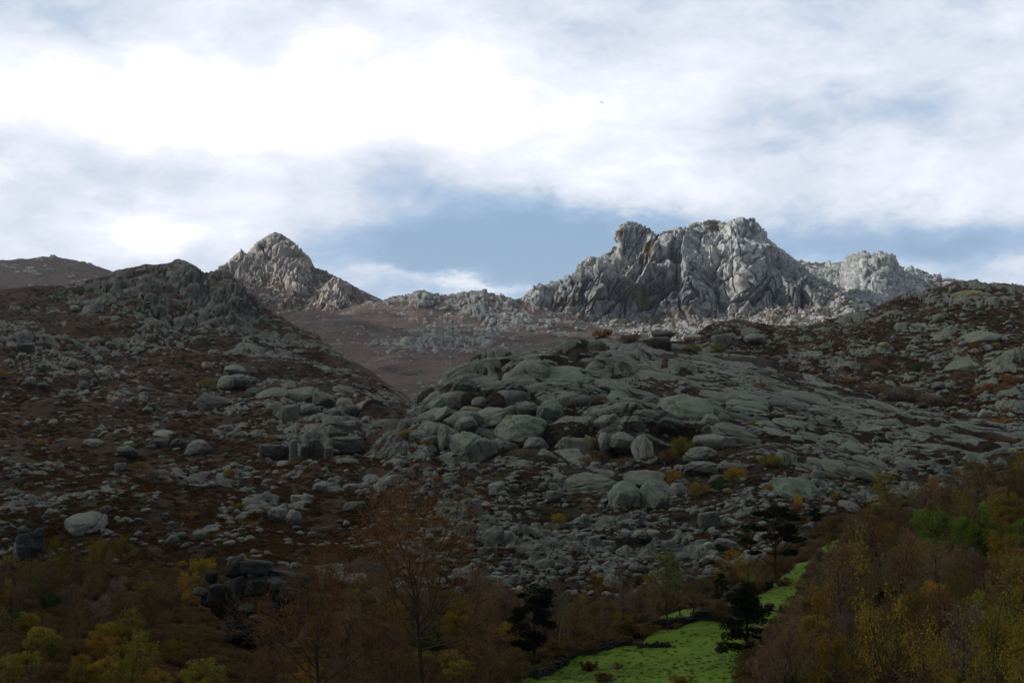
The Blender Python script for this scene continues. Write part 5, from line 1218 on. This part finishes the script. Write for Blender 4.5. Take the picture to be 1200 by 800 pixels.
# unlabelled mass of scrub, heath and undergrowth
M_scrub = leaf_mat('scrub', [(.25, (.014, .011, .007)), (.42, (.046, .026, .013)), (.55, (.105, .050, .018)), (.68, (.046, .048, .015)), (.85, (.13, .085, .024))], .15, False)
M_dark = leaf_mat('undergrowth', [(.25, (.035, .030, .012)), (.5, (.125, .078, .036)), (.7, (.14, .105, .030)), (.9, (.165, .165, .030))], .2, False)
src2 = bpy.data.collections.new('scrub_shapes'); src3 = bpy.data.collections.new('undergrowth_shapes')
for i in range(4):
    tb, cb = clumptree(300 + i, 'bush'); src3.objects.link(bpy.data.objects.new('undergrowth_shape%d' % i, cb.mesh('undergrowth_shape', (M_dark, M_dark))))
    rs2 = np.random.RandomState(400 + i); bg_ = Bag(); q = rs2.normal(size=(150, 3)); q /= np.linalg.norm(q, axis=1)[:, None]; q[:, 2] = np.abs(q[:, 2]) * .7; leaves(bg_, q * rs2.uniform(.3, 1, (150, 1)), rs2.uniform(.09, .2, 150), rs2, 0)
    src2.objects.link(bpy.data.objects.new('scrub_shape%d' % i, bg_.mesh('scrub_shape', (M_scrub,))))
def mass(name, L, n, box, dens, size, coll, flat):
    pts, rot, scl, idx = [], [], [], []
    d0 = dens
    if name not in ('undergrowth', 'grass'): dens = lambda a, b: d0(a, b) * (L.rock(a, b) < .3)
    for px, py in sample(L, n, box, dens, rs):
        p, nn_, _ = L.at(px, py); s1 = rs.uniform(*size) ; pts.append(p); rot.append((0, 0, rs.uniform(0, 6.28))); scl.append((s1, s1, s1 * flat * rs.uniform(.7, 1.3))); idx.append(rs.randint(4))
    gn_scatter(name, pts, rot, scl, idx, coll)
def not_field(px, py): return not any(pip(px, py, f_) for f_ in FIELDS)
def dF(px, py):
    top = zone([(0, 345), (100, 328), (200, 310), (240, 322), (280, 335), (330, 371), (400, 414), (480, 472), (520, 495)], px); return float(py > top + 3) * np.clip(.55 + pn1(px, py, 40, 50), 0, 1)
def dG(px, py):
    top = zone([(830, 382), (960, 380), (1050, 352), (1120, 334), (1200, 338)], px); lim = zone([(800, 415), (900, 435), (1000, 470), (1060, 490), (1110, 520), (1200, 565)], px); return float(top < py < lim) * np.clip(.6 + pn1(px, py, 30, 60), 0, 1)
mass('heath_scrub', LF, 13000, (0, 540, 310, 668), dF, (.8, 2.2), src2, .5)
mass('hill_scrub', LG, 5000, (820, 1200, 335, 565), dG, (.9, 2.8), src2, .55)
mass('talus_scrub', LH, 7500, (440, 1200, 415, 715), lambda a, b: float(b > zone([(440, 520), (470, 495), (520, 455), (570, 428), (800, 410), (900, 435), (1010, 466), (1110, 496), (1200, 512)], a)), (.5, 1.7), src2, .6)
mass('undergrowth', LK, 5000, (-30, 1230, 560, 850), lambda a, b: float(b > zone([(-120, 656), (300, 673), (500, 699), (650, 707), (760, 701), (830, 687), (880, 661), (930, 633), (960, 619), (1000, 609), (1100, 575), (1200, 546)], a) and not_field(a, b) and not (262 < a < 366 and 728 < b < 764)), (1.6, 3.4), src3, .8)

M_tuft = leaf_mat('grass_tuft', [(.25, (.05, .085, .012)), (.5, (.070, .115, .013)), (.7, (.11, .14, .022)), (.9, (.16, .14, .05))], .3, False)
src4 = bpy.data.collections.new('tuft_shapes')
for i in range(4):
    rs2 = np.random.RandomState(500 + i); bg_ = Bag(); A = rs2.normal(size=(60, 3)) * (.5, .5, 0); B_ = A * 1.25 + rs2.normal(size=(60, 3)) * (.12, .12, .1) + np.array([0, 0, .7]) * rs2.uniform(.5, 1.2, (60, 1)); ribbons(bg_, A, B_, np.full(60, .05), rs2, 0)
    src4.objects.link(bpy.data.objects.new('tuft_shape%d' % i, bg_.mesh('tuft_shape', (M_tuft,))))
mass('grass', LK, 1300, (600, 1005, 615, 835), lambda a, b: float(not not_field(a, b)) * np.clip(.5 + 1.0 * pn1(a, b, 9, 80), .1, 1), (.12, .34), src4, 1.0)
# ------------------------------------------------------------------ field walls, posts, bird
def wall(path, hgt, lab):
    r_ = np.random.RandomState(int(path[0][0])); bag = Bag(); pts = []
    for (x0, y0), (x1, y1) in zip(path[:-1], path[1:]):
        n = max(2, int(math.hypot(x1 - x0, y1 - y0) / 1.3))
        for i in range(n): t_ = i / n; pts.append(LK.at(x0 + (x1 - x0) * t_, y0 + (y1 - y0) * t_)[0])
    base = np.array(pts[0]); V0, F0 = ICO[1]
    for p in pts:
        for lay in range(r_.choice([1, 2, 2, 3, 3])):
            for q_ in range(2):
                s1 = r_.uniform(.16, .32) * hgt; off = np.array([r_.uniform(-.2, .2), (q_ - .5) * .4 * hgt, s1 * .4 + lay * .30 * hgt + r_.uniform(-.05, .05)])
                V = np.sign(V0) * np.abs(V0) ** .7 * np.array([s1 * r_.uniform(.9, 1.6), s1, s1 * r_.uniform(.5, .9)]); a = r_.uniform(-.4, .4)
                V = np.stack([V[:, 0] * math.cos(a) - V[:, 1] * math.sin(a), V[:, 0] * math.sin(a) + V[:, 1] * math.cos(a), V[:, 2]], 1)
                bag.tris(V + p - base + off, F0)
    o = link('stone_wall', bag.mesh('stone_wall', (M_wall,)), loc=base); o.color = (.22, .21, .19, 1)
    tag(o, lab, 'stone wall', 'dry stone walls round the pasture')
wall([(764, 739), (780, 738), (800, 736), (830, 730), (850, 724), (880, 720), (905, 716)], 1.5, 'dark dry stone wall between lower and upper pasture')
wall([(612, 800), (640, 789), (668, 776), (690, 764), (716, 757), (740, 752)], 1.3, 'crumbling stone wall running up the left edge of the pasture')
wall([(846, 708), (862, 700), (876, 692), (905, 688)], 1.8, 'thick dark stone wall above the upper pasture below the tall pine')
wall([(748, 757), (762, 758), (786, 757)], .9, 'short run of pale tumbled stones crossing the lower pasture')
m_, t = newmat('weathered_wood'); out(t, pbsdf(t, t.ramp(t.noise(t.scale(t.add('ShaderNodeTexCoord').outputs['Object'], (8, 8, 1)), 3, 4), [(.3, (.06, .05, .04)), (.7, (.16, .14, .11))]), .95)); M_wood = m_
for (px, py, lean, lab) in ((827, 730, .08, 'leaning wooden fence post by the wall between pastures'), (851, 717, -.12, 'wooden fence post standing in the upper pasture near the dark conifer'), (806, 721, .03, 'thin wooden fence post behind the field wall trees')):
    p, n, _ = LK.at(px, py); V, F = tube([(0, 0, -.3), (0, 0, .8), (.02, 0, 1.65), (.02, 0, 1.72)], [.09, .085, .08, .03], 8)
    o = link('fence_post', mesh_np('fence_post', V, F, (M_wood,), smooth=False), loc=p); o.rotation_euler = (0, lean, 0); tag(o, lab, 'fence post', 'fence posts of the pasture')
m_, t = newmat('dark_feather'); out(t, pbsdf(t, (.03, .028, .025, 1), .8)); 
bp = pix(705, 120, 700); bb = Bag(); V, F = tube([(0, -.42, 0), (0, -.3, .02), (0, 0, .03), (0, .25, .02), (0, .42, 0), (0, .62, -.01)], [.02, .08, .13, .09, .05, .07], 8); bb.quads(V, F)
bird = link('bird', bb.mesh('bird', (m_,)), loc=bp); tag(bird, 'tiny dark bird soaring in the clouds above the saddle', 'bird'); bird.rotation_euler = (0, .5, .8)
for sgn in (-1, 1):
    wv_ = [(0, .16, .05), (sgn * .45, .20, .22), (sgn * .95, .02, .16), (sgn * .9, -.10, .15), (sgn * .42, -.12, .19), (0, -.16, .04)]
    wv2 = [(x, y, z - .025) for x, y, z in wv_]; V = np.array(wv_ + wv2)
    F = np.array([[0, 1, 4, 5], [1, 2, 3, 4], [11, 10, 7, 6], [10, 9, 8, 7], [0, 6, 7, 1], [1, 7, 8, 2], [2, 8, 9, 3], [3, 9, 10, 4], [4, 10, 11, 5]]); link('wing', mesh_np('wing', V, F, (m_,), smooth=False), bird)
